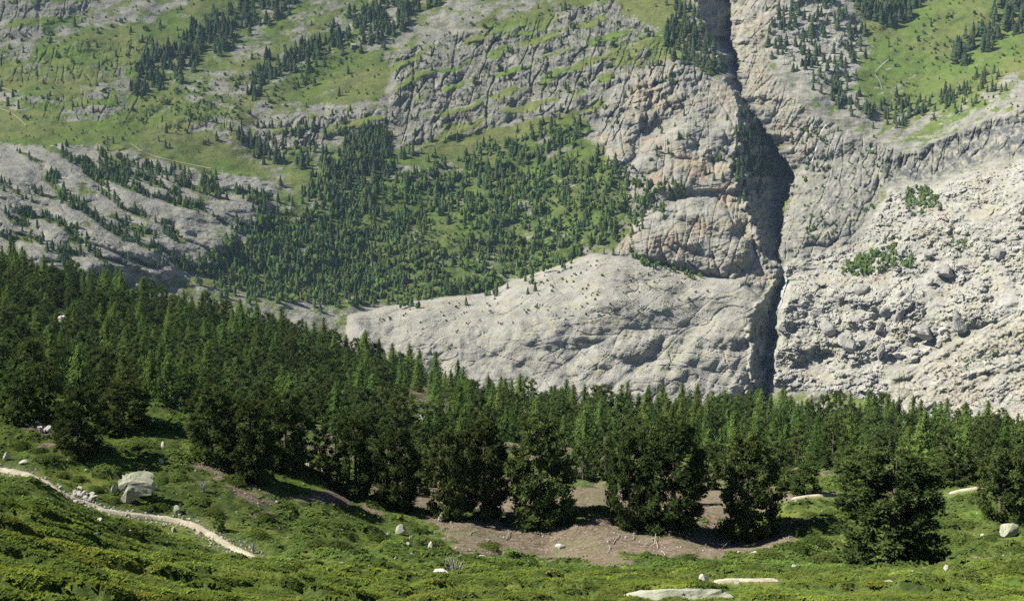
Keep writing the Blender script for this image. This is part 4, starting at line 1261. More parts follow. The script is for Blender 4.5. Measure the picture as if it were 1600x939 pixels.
# the wood behind: stone pines and larches over the falling forest floor
WOOD = [(-40, 345), (0, 412), (120, 438), (260, 482), (400, 520), (530, 552), (640, 592), (740, 628), (900, 652), (1100, 656), (1350, 664), (1640, 684), (1640, 742), (1300, 742), (1180, 735), (1000, 715), (850, 700), (700, 695), (560, 690), (480, 668), (330, 655), (180, 640), (60, 640), (-40, 640)]
CLEAR = [((655, 656), 62, 20), ((815, 648), 34, 12), ((640, 628), 34, 9), ((925, 690), 34, 10), ((1478, 706), 22, 12), ((97, 503), 22, 13), ((350, 532), 14, 12), ((690, 640), 30, 10), ((1000, 676), 30, 8), ((1250, 700), 16, 8), ((600, 655), 30, 10), ((395, 606), 24, 8), ((470, 592), 18, 8)]
cand = []
cu_, cv_ = rt.uniform(-30, 1630, 60000), rt.uniform(350, 745, 60000)
inw = poly_sd(WOOD, cu_, cv_) > 0
for u, v in zip(cu_[inw], cv_[inw]):
    if len(cand) >= 900:
        break
    if any(((u - c[0]) / a) ** 2 + ((v - c[1]) / b) ** 2 < 1 for c, a, b in CLEAR):
        continue
    dpt = (v - 400) / 300
    su, sv = 18 + 9 * max(0, dpt), 6.6 + 5 * max(0, dpt)
    if u < 560 and v > 560:
        su, sv = su * 1.1, sv * 1.1
    if any(((u - a) / su) ** 2 + ((v - b) / sv) ** 2 < 1 for a, b in cand):
        continue
    cand.append((u, v))
# a closed line of trees on the skyline
sky_line = [(0, 410), (120, 436), (260, 480), (400, 518), (530, 549), (640, 588), (740, 625), (900, 648), (1100, 651), (1350, 659), (1640, 680)]
su_ = np.arange(-20, 1630, 17.0)
for u in su_:
    cand.append((u + rt.uniform(-5, 5), float(np.interp(u, [p[0] for p in sky_line], [p[1] for p in sky_line])) + rt.uniform(-1, 5)))
cand = [cand[i] for i in rt.permutation(len(cand))]
cp, none = ground_point([c[0] for c in cand], [c[1] for c in cand], 140)
zz = ground(cp[:, 0], cp[:, 1])
count = {'larch': 0, 'stone_pine': 0}
for (u, v), (x, y), z, bad in zip(cand, cp, zz, none):
    if bad or y > 560:
        continue
    pl = 0.48 if u < 560 else (0.62 if u < 900 else 0.76)
    base_v = float(np.interp(u, [p[0] for p in sky_line], [p[1] for p in sky_line]))
    edge = v - base_v < 14
    pl = min(0.93, pl + 0.14 * edge) if v < 690 else pl * 0.75
    is_l = (rt.uniform() < pl or count['stone_pine'] >= 262) and count['larch'] < 298
    Hm = (9.9 if is_l else 8.9) * rt.uniform(0.62, 1.06) * (0.92 + 0.12 * (y / 450)) * (0.94 if y > 380 else 0.76 + 0.18 * min(1, max(0, (y - 150) / 230)))
    if u < 350 and y < 260:
        Hm *= 1.1
    zone = 'on the skyline' if edge else 'deep in the wood' if y > 300 else 'near the pasture'
    where = next(t for lim, t in ((90, 'at the left margin'), (200, 'under the pale slabs'), (330, 'under the foot of the slabs'), (440, 'under the valley forest'), (560, 'left of the rock dome'), (700, 'below the left end of the dome'), (850, "below the dome's middle"), (1000, "below the dome's cracks"), (1140, "below the dome's overhang"), (1290, 'below the gorge mouth'), (1400, 'below the leaning boulders'), (1500, 'below the polished slab'), (9999, 'at the right margin')) if u < lim)
    size = 'tall ' if Hm > 10.4 else 'low ' if Hm < 7.9 else ''
    wd = rt.uniform(0.95, 1.35)
    girth = 'slender' if wd < 1.06 else 'broad' if wd > 1.24 else 'even'
    if is_l and count['larch'] < 298:
        lib = LAR[rt.integers(len(LAR))]
        put_tree('larch', lib, sink((x, y, z), 0.2), Hm, wd, rt.uniform(0, 6.28), f'{size}{girth} green larch {zone} {where}', 'larch', f'larches {zone} {where}')
        count['larch'] += 1
    elif count['stone_pine'] < 269:
        lib = MIDP[rt.integers(len(MIDP))]
        put_tree('stone_pine', lib, sink((x, y, z), 0.2), Hm, wd, rt.uniform(0, 6.28), f'{size}{girth} dark stone pine {zone} {where}', 'pine tree', f'stone pines {zone} {where}')
        count['stone_pine'] += 1
# the many smaller trees that fill the wood between those
small = [larch_crown(900 + k, 10.0, 5.0, 14, 5, 6, 0.75) for k in range(5)] + [pine_crown(920 + k, 10.0, 5.2, 22, 10, 4, 0.6, 0.0, 0.05, 1.1) for k in range(4)]
small = [(np.concatenate(s.V), np.concatenate(s.F), np.concatenate(s.C)) for s in small]
fu2, fv2 = rt.uniform(-30, 1630, 9000), rt.uniform(350, 735, 9000)
keep2 = poly_sd(WOOD, fu2, fv2) > -3
for c_, a_2, b_2 in CLEAR:
    keep2 &= ((fu2 - c_[0]) / a_2) ** 2 + ((fv2 - c_[1]) / b_2) ** 2 > 1
fu2, fv2 = fu2[keep2], fv2[keep2]
taken = [(q[0], q[1]) for q in cand]
fp, fn = ground_point(fu2, fv2, 125)
fz = ground(fp[:, 0], fp[:, 1])
FB_ = Bag()
nf = 0
for u, v, (x, y), z, bad in zip(fu2, fv2, fp, fz, fn):
    if bad or y > 560 or y < 125:
        continue
    TK = np.array(taken)
    if (((TK[:, 0] - u) / 11.0) ** 2 + ((TK[:, 1] - v) / 5.0) ** 2 < 1).any():
        continue
    taken.append((u, v))
    k = rt.integers(5) if rt.uniform() < (0.45 if u < 560 else 0.72) else 5 + rt.integers(4)
    V, F, C = small[k]
    H = rt.uniform(4.5, 8.0) * (0.75 if y < 260 else 1.0)
    an = rt.uniform(0, 6.28); ca, sa = math.cos(an), math.sin(an)
    Q = np.stack([V[:, 0] * ca - V[:, 1] * sa, V[:, 0] * sa + V[:, 1] * ca, V[:, 2]], 1) * np.array([H / 9, H / 9, H / 10])
    FB_.add(Q + np.array([x, y, z - 0.3]), F, C * rt.uniform(0.75, 1.2) * (np.array([1, 1, 1]) if k < 5 else np.array([0.72, 0.66, 0.72])))
    nf += 1
    if nf >= 430:
        break
tag(link('young_wood', FB_.mesh('young_wood', MT_LARCH)), kind='stuff')
print('wood', count, nf)

# ------------------------------------------------------------------ boulders and stones on the near slope
def put_rock(name, u, v, wpx, hpx, label, cat, group=None, mat=MT_ROCK, seed=1, ymin=52.0, at=None, dep=0.8, rot=0.0, sub=2, tiltx=0.0, sinkf=0.3, rz=0.0):
    """rock whose foot stands at pixel u, v, seen wpx wide and hpx high"""
    p = gp(u, v, ymin) if at is None else np.array(at, float)
    k = p[1] / FPX
    w, h = wpx * k, hpx * k
    V, F = rock_shape(seed, sub, 8 if sub > 1 else 11, 0.04 if sub < 3 else 0.025, 0.36, 0.74)
    V = V / np.abs(V).max(0)
    V = V * np.array([w / 2, max(w, h) * dep / 2, h * (0.5 + sinkf / 2)])
    cr, sr = math.cos(rot), math.sin(rot)
    V = np.stack([V[:, 0] * cr - V[:, 2] * sr, V[:, 1], V[:, 0] * sr + V[:, 2] * cr], 1)
    V[:, 2] += h * (0.5 - sinkf / 2)
    o = link(name, make_mesh(name, V, F, mat))
    o.location = p
    o.rotation_euler = (0, 0, rz)
    return tag(o, label, cat, group)

import bmesh
def hull_rock(name, pts, at, k, label, mat, seed):
    """angular block: the hull of a few measured corners, its faces roughened"""
    r = np.random.default_rng(seed)
    bm = bmesh.new()
    for p in pts:
        bm.verts.new(p)
    res = bmesh.ops.convex_hull(bm, input=bm.verts)
    bmesh.ops.delete(bm, geom=[g for g in res['geom_interior'] if isinstance(g, bmesh.types.BMVert)], context='VERTS')
    bmesh.ops.subdivide_edges(bm, edges=bm.edges[:], cuts=5, use_grid_fill=True)
    for v in bm.verts:
        x_, y_, z_ = v.co
        n1 = float(fbm(np.array([x_ / 9 + z_ / 13]), np.array([z_ / 8 + y_ / 11]), 3, 51 + seed)[0])
        n2 = float(fbm(np.array([x_ / 8 - z_ / 12 + 9]), np.array([y_ / 9 + z_ / 10]), 3, 61 + seed)[0])
        v.co = (v.co * (1 + 0.16 * n1) + Vector((2.4 * n2, 2.0 * n1, 2.6 * n2))) * k
        v.co.z *= 0.86
    bmesh.ops.recalc_face_normals(bm, faces=bm.faces[:])
    me = bpy.data.meshes.new(name)
    bm.to_mesh(me); bm.free()
    me.materials.append(mat)
    o = link(name, me)
    o.location = at
    return tag(o, label, 'boulder')
pb_ = gp(212, 780); kb_ = pb_[1] / FPX
hull_rock('boulder', [(-27, -8, -4), (-27, 12, 0), (26, -6, -2), (28, 16, 4), (-25, -6, 18), (-23, 12, 30), (-10, -6, 24), (-2, 16, 39), (18, 14, 38), (31, 8, 32), (29, -4, 20), (-27, 2, 22)], pb_, kb_, 'big pale lichen boulder with a slanting flat top above the path', MT_ROCK, 11)
hull_rock('boulder', [(-18, -8, -5), (-6, -12, -7), (-17, 4, 0), (12, -6, 3), (15, 6, 8), (-3, -9, 20), (-2, 3, 29), (9, -1, 25), (17, -3, 16)], gp(206, 785) + np.array([0, -0.15, 0]), kb_, 'leaning wedge shaped boulder in front of the big pale boulder', MT_ROCK, 12)
put_rock('boulder', 180, 775, 12, 15, 'small upright stone at the left side of the big pale boulder', 'stone', None, MT_ROCK, 13)
NEAR = [(277, 802, 13, 20, 'upright pale stone standing on the upper side of the path', MT_ROCK), (252, 724, 9, 9, 'pale stone on the green rise right of the flat tree shadow', MT_PALE), (255, 690, 9, 11, 'pale stone near the crest of the green rise at left', MT_PALE), (241, 768, 12, 7, 'flat white stone right of the big boulder', MT_PALE),
        (36, 724, 17, 9, 'flat pale stone in the grass above the left end of the path', MT_PALE), (10, 716, 12, 15, 'broken pale stone at the left edge above the path', MT_PALE), (155, 818, 12, 6, 'small white stone below the stony bend of the path', MT_PALE), (272, 831, 11, 11, 'grey stone just below the path beside its flat step stones', MT_ROCK),
        (135, 731, 8, 6, 'white stone in the tree shadow on the left slope', MT_PALE), (74, 668, 16, 10, 'pale rock under the slim pine at the left wood edge', MT_PALE), (64, 669, 9, 12, 'slanting pale rock beside the slim pine at the left wood edge', MT_PALE), (628, 825, 23, 18, 'boulder with a dark hollow under it left of the bare bank', MT_ROCK), (643, 832, 8, 9, 'grey stone at the right of the boulder with the dark hollow', MT_ROCK),
        (673, 858, 9, 20, 'tall narrow standing stone in the green heath left of the bank', MT_ROCK), (676, 862, 8, 8, 'small stone at the foot of the tall narrow stone', MT_ROCK), (689, 812, 11, 15, 'pale stone at the top left corner of the bare soil bank', MT_ROCK), (752, 872, 17, 10, 'bright white stone right of the dead white bush', MT_PALE),
        (875, 851, 19, 8, 'flat white stone lying on the bare soil under the tallest pine', MT_PALE), (828, 875, 8, 8, 'small white stone at the lower rim of the bare soil', MT_PALE), (793, 874, 7, 6, 'small pale stone on the soil below the loose pine', MT_PALE), (720, 866, 8, 8, 'white stone just above the dead white bush', MT_PALE), (729, 873, 7, 7, 'white stone between the dead bush and the bright stone', MT_PALE),
        (1098, 908, 22, 16, 'cracked pale rock above the right end of the flat slab', MT_PALE), (1152, 912, 10, 8, 'small rock at the head of the low path on the right', MT_PALE), (1178, 872, 16, 5, 'thin flat stone below the free standing pine', MT_PALE), (1018, 890, 9, 7, 'white stone in the green heath above the flat slab', MT_PALE), (1052, 896, 7, 6, 'small white stone in the heath above the flat slab', MT_PALE),
        (1577, 834, 28, 26, 'pale crumbling rock under the pine at the right edge', MT_ROCK), (1478, 896, 8, 11, 'small upright pale stone in the heath right of the huge pine', MT_PALE), (1390, 911, 18, 9, 'flat topped rock with a dark hollow in the lower right heath', MT_ROCK), (1346, 900, 18, 4, 'thin flat stone at the foot of the huge bushy pine', MT_PALE),
        (453, 879, 15, 5, 'flat grey stone in the grass right of the path end', MT_ROCK), (535, 884, 8, 6, 'grey stone at the edge of the lower heath', MT_ROCK), (690, 905, 26, 6, 'flat pale stone at the foot of the dead white bush', MT_PALE), (645, 874, 10, 7, 'grey stone in the heath left of the dead bush', MT_ROCK), (618, 876, 6, 6, 'small white stone left of the grey heath stone', MT_PALE),
        (608, 826, 9, 6, 'pale stone left of the boulder with the dark hollow', MT_PALE), (640, 850, 9, 4, 'thin pale stone below the boulder with the dark hollow', MT_PALE), (638, 858, 7, 6, 'small pale stone in the heath beside the standing stone', MT_PALE), (1535, 836, 8, 6, 'white stone in the heath left of the crumbling rock', MT_PALE), (1240, 893, 8, 7, 'small stone on the right heath below the bank', MT_PALE)]
for i, (u, v, w, h, lab, mt) in enumerate(NEAR):
    put_rock('stone' if w < 15 else 'boulder', u, v, w, h, lab, 'stone' if w < 15 else 'boulder', None, mt, 30 + i, sinkf=0.25, rz=0.0, rot=rt.uniform(-0.2, 0.2))
# the flat slab at the bottom edge
slab_at = gp(1050, 934, 30)
put_rock('boulder', 1050, 946, 212, 38, 'long flat pale slab of rock at the bottom edge', 'rock slab', None, MT_ROCK, 71, at=slab_at + np.array([0, -0.3, -0.02]), dep=0.42, sub=3, sinkf=0.5)
# rocks in the clearings of the wood
for i, (u, v, w, h, lab) in enumerate([(618, 662, 40, 10, 'long pale rock in the clearing left of the pine row'), (668, 658, 42, 12, 'long pale rock in the middle of the forest clearing'), (672, 668, 12, 5, 'small pale rock below the long one in the clearing'), (1475, 706, 18, 9, 'pale rock in the wood above the low pine at right'), (97, 503, 28, 12, 'pale rock face among the dark trees at far left'), (352, 530, 9, 14, 'pale rock glimpsed between the trees in the left wood'), (815, 650, 14, 6, 'pale stone under the larches of the middle wood'), (760, 640, 10, 6, 'small pale rock at the foot of larches beyond the clearing'), (930, 692, 12, 4, 'pale flat rock in the gap behind the tallest pine')]):
    put_rock('boulder', u, v, w, h, lab, 'boulder', None, MT_PALE, 90 + i, ymin=150, dep=0.6)

# stones heaped on the bend of the path
r = np.random.default_rng(61)
for i in range(34):
    u, v = 128 + r.normal() * 15, 775 + r.normal() * 5
    v += (u - 128) * 0.35
    k = r.uniform(4, 9)
    put_rock('stone', u, v, k * 1.4, k * 0.75, 'pale broken stone heaped on the stony bend of the path', 'stone', 'stones heaped on the bend of the path', MT_PALE, 300 + i, sub=1, rz=0, rot=r.uniform(-0.4, 0.4), sinkf=0.2)
uc, vc = r.uniform(0, 1600, 5000), r.uniform(690, 900, 5000)
RP, _ = ground_point(uc, vc, 52.0)
ok = (soil_amount(RP[:, 0], RP[:, 1]) > -0.4 + r.uniform(-1.2, 0.6, 5000)) | (r.uniform(size=5000) < 0.16)
RP = RP[ok][:700]
jj = r.uniform(0, len(PATH_MAIN) - 1.01, 330)
PP = np.stack([np.interp(jj, np.arange(len(PATH_MAIN)), PATH_MAIN[:, k]) for k in (0, 1)], 1) + r.normal(0, 0.6, (330, 2))
RP = np.concatenate([PP, RP]); RZ = zg(RP[:, 0], RP[:, 1])
RS = np.concatenate([r.uniform(0.04, 0.13, 330), 0.03 + 0.13 * r.beta(1, 4, len(RP) - 330)])
B = Bag()
for i in range(len(RP)):
    V, F = rock_shape(4000 + i % 50, 0, 6)
    B.add(V * RS[i] * r.uniform(0.6, 1.3, 3) + np.array([RP[i, 0], RP[i, 1], RZ[i] + 0.02]), F)
tag(link('rubble', B.mesh('rubble', MT_PALE)), kind='stuff')

# dead wood
def dead_bush(seed, h):
    r = np.random.default_rng(seed)
    B = Bag()
    for k in range(9):
        a, t = r.uniform(0, 6.28), r.uniform(0.15, 0.8)
        d = np.array([math.cos(a) * t, math.sin(a) * t * 0.6, 1.0])
        P = [np.zeros(3)]
        for s in range(4):
            P.append(P[-1] + d / np.linalg.norm(d) * h * 0.26 * r.uniform(0.7, 1.1))
            d = d + r.normal(0, 0.13, 3) * np.array([1, 1, 0.3])
        B.add(*tube(np.array(P), np.linspace(0.045, 0.012, 5), 5))
        q = P[2]
        B.add(*tube(np.array([q, q + r.normal(0, 0.22, 3) * h + np.array([0, 0, 0.15 * h]), q + r.normal(0, 0.3, 3) * h + np.array([0, 0, 0.3 * h])]), [0.025, 0.018, 0.008], 4))
    return B
for u, v, h, lab, sd in [(712, 902, 1.0, 'dead bleached bush with bare white branches in the lower heath', 1), (396, 864, 0.6, 'dead grey bush with bare twigs at the end of the path', 2), (318, 770, 0.8, 'two bare grey sticks standing on the bare soil at left', 3)]:
    o = link('dead_bush', dead_bush(sd, h).mesh('dead_bush', MT_DEAD, True))
    o.location = gp(u, v, 50)
    tag(o, lab, 'dead bush')
STK = [(958, 845, 16, 0.9, 'left'), (985, 842, 12, 0.5, 'left'), (1022, 846, 26, 1.25, 'centre'), (1028, 852, 16, 1.9, 'centre'), (1005, 852, 22, 0.85, 'centre'), (1068, 832, 10, 2.1, 'right'), (1086, 836, 12, 2.0, 'right'), (1128, 855, 26, 0.7, 'right'), (1100, 820, 8, 2.2, 'right'), (978, 822, 20, 0.1, 'left'), (950, 860, 14, 1.1, 'left'), (790, 838, 14, 0.9, 'middle'), (735, 832, 12, 0.6, 'middle'), (762, 846, 10, 1.2, 'middle'), (1232, 836, 12, 1.3, 'pine'), (420, 775, 12, 0.9, 'clump'), (1040, 866, 10, 2.2, 'centre')]
names_ = {'left': 'on the pale left part of the twig strewn soil', 'centre': 'under the wide pine on the twig strewn soil', 'right': 'on the brown right part of the twig strewn soil', 'middle': 'on the soil below the loose pine', 'pine': 'beside the free standing pine', 'clump': 'below the big dark clump of pines'}
for i, (u, v, L, a, wh) in enumerate(STK):
    p = gp(u, v); q = gp(u + L * math.cos(a), v - L * math.sin(a))
    m = (p + q) / 2
    mid = (q - p) / 2
    rr = np.random.default_rng(700 + i)
    P = np.array([-mid, -0.3 * mid + rr.normal(0, 0.05, 3), 0.4 * mid + rr.normal(0, 0.05, 3), mid]) + np.array([0, 0, 0.05])
    B = Bag()
    B.add(*tube(P, [0.026, 0.022, 0.016, 0.008], 5))
    t0 = P[2]
    B.add(*tube(np.array([t0, t0 + 0.35 * mid + rr.normal(0, 0.12, 3) * np.array([1, 1, 0.2]), t0 + 0.55 * mid + rr.normal(0, 0.2, 3) * np.array([1, 1, 0.2])]), [0.02, 0.014, 0.008], 4))
    o = link('fallen_branch', B.mesh('fallen_branch', MT_DEAD, True))
    o.location = m
    tag(o, f'bleached fallen branch {names_[wh]}', 'branch', 'fallen branches ' + names_[wh])

# dwarf shrubs one can tell apart on the slopes
SHR = []
for k in range(6):
    rr = np.random.default_rng(740 + k)
    n = 560
    a = rr.uniform(0, 6.28, n); q = np.sqrt(rr.uniform(0, 1, n))
    P = np.stack([np.cos(a) * q, np.sin(a) * q, 0.62 * np.sqrt(np.clip(1 - q ** 2, 0, 1)) * rr.uniform(0.75, 1.1, n)], 1)
    lump = 1 + 0.3 * np.sin(a * 3 + k) * q
    P[:, :2] *= lump[:, None]
    N = P / np.linalg.norm(P, axis=1)[:, None] * 0.7 + np.array([0, 0, 0.5]); N /= np.linalg.norm(N, axis=1)[:, None]
    V, F, C = rosettes(P, N, rr.uniform(0.07, 0.13, n), np.full((n, 3), 1.0) * rr.uniform(0.7, 1.25, (n, 1)), 6, rr, 0.7, 0.34)
    B = Bag()
    V0, F0 = ICO[2]
    B.add(V0 * np.array([0.74, 0.74, 0.44]) * rr.uniform(0.9, 1.05, (len(V0), 1)), F0, np.array([0.6, 0.65, 0.6]))  # darker core colour stands in for shade under the leaves
    B.add(V, F, C)
    SHR.append(B.mesh('juniper_shrub', MT_JUNI))
SHP = [(398, 886, 44, 'hiding the end of the path'), (424, 893, 50, 'hiding the end of the path'), (376, 882, 34, 'hiding the end of the path'), (365, 750, 46, 'under the big dark clump of pines'), (445, 790, 40, 'on the slope right of the lower path'), (480, 815, 50, 'on the slope right of the lower path'), (415, 810, 44, 'above the end of the path'), (400, 835, 40, 'above the end of the path'), (490, 858, 54, 'below the left clump in the hollow'), (525, 866, 46, 'below the left clump in the hollow'), (560, 812, 40, 'left of the boulder with the dark hollow'), (590, 838, 46, 'left of the boulder with the dark hollow'), (640, 812, 26, 'behind the boulder with the dark hollow'), (660, 820, 22, 'behind the boulder with the dark hollow'), (765, 856, 40, 'on the bare soil under the loose pine'), (740, 862, 26, 'on the bare soil under the loose pine'), (820, 885, 60, 'at the lower rim of the bare soil'), (780, 890, 44, 'at the lower rim of the bare soil'), (930, 896, 44, 'at the lower rim of the bare soil'), (1040, 885, 56, 'in the green patch above the flat slab'), (1010, 868, 22, 'in the green patch above the flat slab'), (1075, 872, 34, 'in the green patch above the flat slab'), (1110, 888, 36, 'in the green patch above the flat slab'), (1160, 890, 50, 'on the slope below the free standing pine'), (1200, 878, 44, 'on the slope below the free standing pine'), (1240, 862, 50, 'left of the huge bushy pine'), (1270, 848, 44, 'left of the huge bushy pine'), (1290, 875, 50, 'left of the huge bushy pine'), (1280, 820, 36, 'on the steep green slope left of the huge pine'), (1300, 800, 30, 'on the steep green slope left of the huge pine'), (1265, 800, 24, 'on the steep green slope left of the huge pine'), (1520, 820, 40, 'on the slope left of the crumbling rock'), (1550, 845, 40, 'on the slope left of the crumbling rock'), (1500, 845, 44, 'on the slope left of the crumbling rock'), (1590, 856, 36, 'on the slope left of the crumbling rock'), (1510, 905, 60, 'in the yellow heath at lower right'), (1440, 918, 56, 'in the yellow heath at lower right'), (310, 785, 34, 'beside the upright stone above the path'), (330, 800, 40, 'beside the upright stone above the path'), (250, 795, 30, 'between the big boulder and the path'), (225, 795, 26, 'between the big boulder and the path'), (175, 785, 26, 'between the big boulder and the path'), (280, 745, 34, 'above the big pale boulder'), (250, 750, 30, 'above the big pale boulder'), (150, 765, 30, 'on the slope left of the big boulder'), (120, 745, 28, 'on the slope left of the big boulder'), (70, 720, 34, 'on the left slope above the path'), (95, 738, 30, 'on the left slope above the path'), (30, 690, 34, 'on the left slope above the path'), (60, 700, 28, 'on the left slope above the path'), (215, 700, 26, 'on the green rise between two tree shadows'), (270, 700, 28, 'on the green rise between two tree shadows')]
rr = np.random.default_rng(790)
for i, (u, v, w, wh) in enumerate(SHP):
    p = gp(u, v)
    s = w * p[1] / FPX / 2
    o = link('juniper_shrub', SHR[i % len(SHR)])
    o.location = sink(p, 0.1 * s)
    o.rotation_euler = (0, 0, rr.uniform(0, 6.28))
    o.scale = (s, s * 1.1, s * 0.85)
    tag(o, f'low spreading green juniper shrub {wh}', 'shrub', 'juniper shrubs ' + wh)
# ------------------------------------------------------------------ landslide boulders one can tell apart
FB = [(1476, 430, 36, 22, 'largest dark boulder high on the landslide, its face in shade'), (1499, 419, 13, 12, 'small dark boulder leaning on the largest landslide boulder'), (1560, 400, 28, 17, 'dark tilted boulder alone near the right edge of the landslide'), (1581, 449, 14, 6, 'small flat dark boulder far right on the landslide'), (1347, 453, 34, 17, 'broad pale boulder below the green bushes'), (1325, 457, 18, 14, 'grey boulder touching the broad pale boulder on its left'), (1383, 486, 26, 20, 'pale overhanging boulder above a deep shadow'), (1401, 496, 20, 24, 'rounded dark boulder right of the pale overhanging boulder'), (1370, 516, 20, 18, 'pale blocky boulder with a dark right face'), (1319, 540, 34, 28, 'big slanting boulder with a shadowed right flank, lower left'), (1375, 552, 14, 22, 'narrow pointed boulder standing upright low on the landslide'), (1494, 514, 28, 34, 'tall pale slab standing on the landslide'), (1438, 520, 40, 20, 'wide flat brownish boulder in the middle of the landslide'), (1469, 517, 20, 12, 'boulder at the right end of the wide flat one'), (1404, 554, 24, 10, 'flat boulder near the foot of the landslide'), (1420, 535, 16, 13, 'pale boulder below the wide flat one'), (1401, 464, 14, 18, 'dark split boulder above the pale overhanging boulder'), (1415, 468, 14, 14, 'dark boulder right of the split boulder'), (1452, 442, 16, 12, 'grey boulder down left of the largest dark one'), (1293, 514, 26, 26, 'pale smooth slab near the gorge torrent'), (1219, 515, 17, 9, 'white slab at the very edge of the torrent'), (1345, 536, 12, 12, 'small dark boulder between the two lower boulders'), (1310, 468, 18, 10, 'dark layered boulder left on the landslide'), (1280, 488, 16, 10, 'dark low boulder between torrent and pale slab'), (1366, 376, 12, 8, 'pale boulder above the green bushes'), (1408, 396, 12, 9, 'dark boulder at the right end of the green bushes'), (1448, 398, 16, 9, 'slanting dark boulder right of the green bushes')]
DARKF = {0, 1, 2, 3, 16, 17, 22, 23, 25, 26, 7}
for i, (u, v, w, h, lab) in enumerate(FB):
    p = mount_at(np.array([u]), np.array([v]))[0]
    o = put_rock('boulder', u, v, w, h, lab, 'boulder', 'boulders of the landslide', MT_FARROCK, 800 + i, at=p + np.array([0, -w * 0.2, -1.0]), dep=1.1, rot=rt.uniform(-0.35, 0.35) - (0.25 if i in DARKF else 0), sub=2, sinkf=0.35, rz=0.5 if i in DARKF else -0.2)
B = Bag()
r = np.random.default_rng(830)
n = 0
uc, vc = r.uniform(1205, 1610, 40000), r.uniform(250, 610, 40000)
ok = (PG['talus'](uc, vc) > 3) & (fbm(uc / 45, vc / 32, 3, 831) + r.uniform(-0.3, 0.3, 40000) > 0)
for u, v in zip(uc[ok], vc[ok]):
    p = mount_at(np.array([u]), np.array([v]))[0]
    s = (1.5 + 7.0 * r.beta(1.0, 3.6)) * p[1] / FPX * 0.62
    V, F = rock_shape(5000 + n % 60, 1 if s > 1.2 else 0, 7, 0.04, 0.3, 0.7)
    a = r.uniform(0, 6.28); c, q = math.cos(a), math.sin(a)
    V = V * np.array([1.25, 0.95, 0.62]) * s
    B.add(np.stack([V[:, 0] * c - V[:, 1] * q, V[:, 0] * q + V[:, 1] * c, V[:, 2] + 0.35 * V[:, 0] * r.uniform(-1, 1)], 1) + p, F)
    n += 1
    if n >= 2600:
        break
tag(link('landslide_rubble', B.mesh('landslide_rubble', MT_FARROCK)), kind='stuff')
B = Bag()
n = 0
SCR = [Poly([(300, 40), (345, 8), (480, -12), (440, 20), (370, 60), (290, 80)]), Poly([(360, 140), (440, 90), (480, 75), (430, 120), (380, 158), (340, 160)]), PG['scree'], PG['valley'], PG['bowl']]
WGT = [1.0, 0.8, 0.9, 0.28, 0.06]
for _ in range(40000):
    k = r.integers(len(SCR))
    lo, hi = SCR[k].pts.min(0), SCR[k].pts.max(0)
    u, v = r.uniform(lo[0], hi[0]), r.uniform(lo[1], hi[1])
    if r.uniform() > WGT[k] or SCR[k](np.array([u]), np.array([v]))[0] < 0 or v < -14:
        continue
    p = mount_at(np.array([u]), np.array([v]))[0]
    s = (1.0 + 2.2 * r.beta(1.0, 4.0)) * p[1] / FPX * 0.6
    V, F = rock_shape(5000 + n % 60, 0, 7)
    B.add(V * np.array([1.2, 1.0, 0.7]) * s + p, F)
    n += 1
    if n >= 2200:
        break
tag(link('far_scree', B.mesh('far_scree', MT_PALE)), kind='stuff')

# ------------------------------------------------------------------ torrent in the gorge, waterfall, brook, far trails, hut
def on_mount(name, pts, wpx, mat, lift, kind='structure', seed=1, n=8, side=0.35, label=None, cat=None):
    D = np.array(dense(pts, n), float)
    r = np.random.default_rng(seed)
    T = np.gradient(D, axis=0); T /= np.linalg.norm(T, axis=1)[:, None]
    N = np.stack([-T[:, 1], T[:, 0]], 1)
    m = 4
    rows = []
    for k in range(m):
        f = k / (m - 1) - 0.5
        w = wpx * (1 + side * fbm(np.arange(len(D)) * 0.45, np.full(len(D), seed * 3.3 + k * 0.2), 2, seed))
        Q = D + N * (f * w)[:, None]
        P = mount_at(Q[:, 0], Q[:, 1])
        P[:, 1] -= lift * P[:, 1] / 1300.0
        P[:, 2] += 0.6 * lift
        rows.append(P)
    V = np.stack(rows, 1)
    o = link(name, make_mesh(name, V.reshape(-1, 3), grid_faces(V.shape[0], m), mat, None, True))
    return tag(o, label, cat, None, kind)
on_mount('torrent_water', [(1226, 436), (1224, 448), (1220, 460), (1218, 474), (1210, 489), (1207, 504), (1204, 520), (1202, 540), (1199, 560), (1196, 580), (1194, 600)], 6, MT_WATER, 3.0, seed=2)
on_mount('waterfall', [(1288, 200), (1281, 210), (1276, 222), (1273, 236), (1269, 250), (1266, 258)], 1.1, MT_WATER, 6.0, seed=3)
on_mount('brook_water', [(1390, 92), (1378, 102), (1368, 112), (1367, 118), (1374, 128), (1378, 142)], 0.55, MT_WATER, 1.0, seed=4)
on_mount('trail', [(-16, 132), (8, 139), (24, 146)], 1.3, MT_TRAIL, 0.5, seed=5)
on_mount('trail', [(-16, 150), (6, 158), (12, 160)], 1.2, MT_TRAIL, 0.5, seed=6)
on_mount('trail', [(-14, 166), (14, 175), (30, 186), (42, 198)], 1.3, MT_TRAIL, 0.5, seed=7)
on_mount('trail', [(205, 225), (220, 236), (245, 246), (280, 254), (330, 264)], 1.2, MT_TRAIL, 0.5, seed=8)
on_mount('trail', [(736, 318), (758, 323), (775, 330), (788, 337)], 1.5, MT_TRAIL, 0.5, seed=9)
on_mount('gravel_streak', [(1608, 476), (1580, 489), (1555, 503), (1532, 517)], 3.2, MT_FARROCK, 1.0, seed=10)

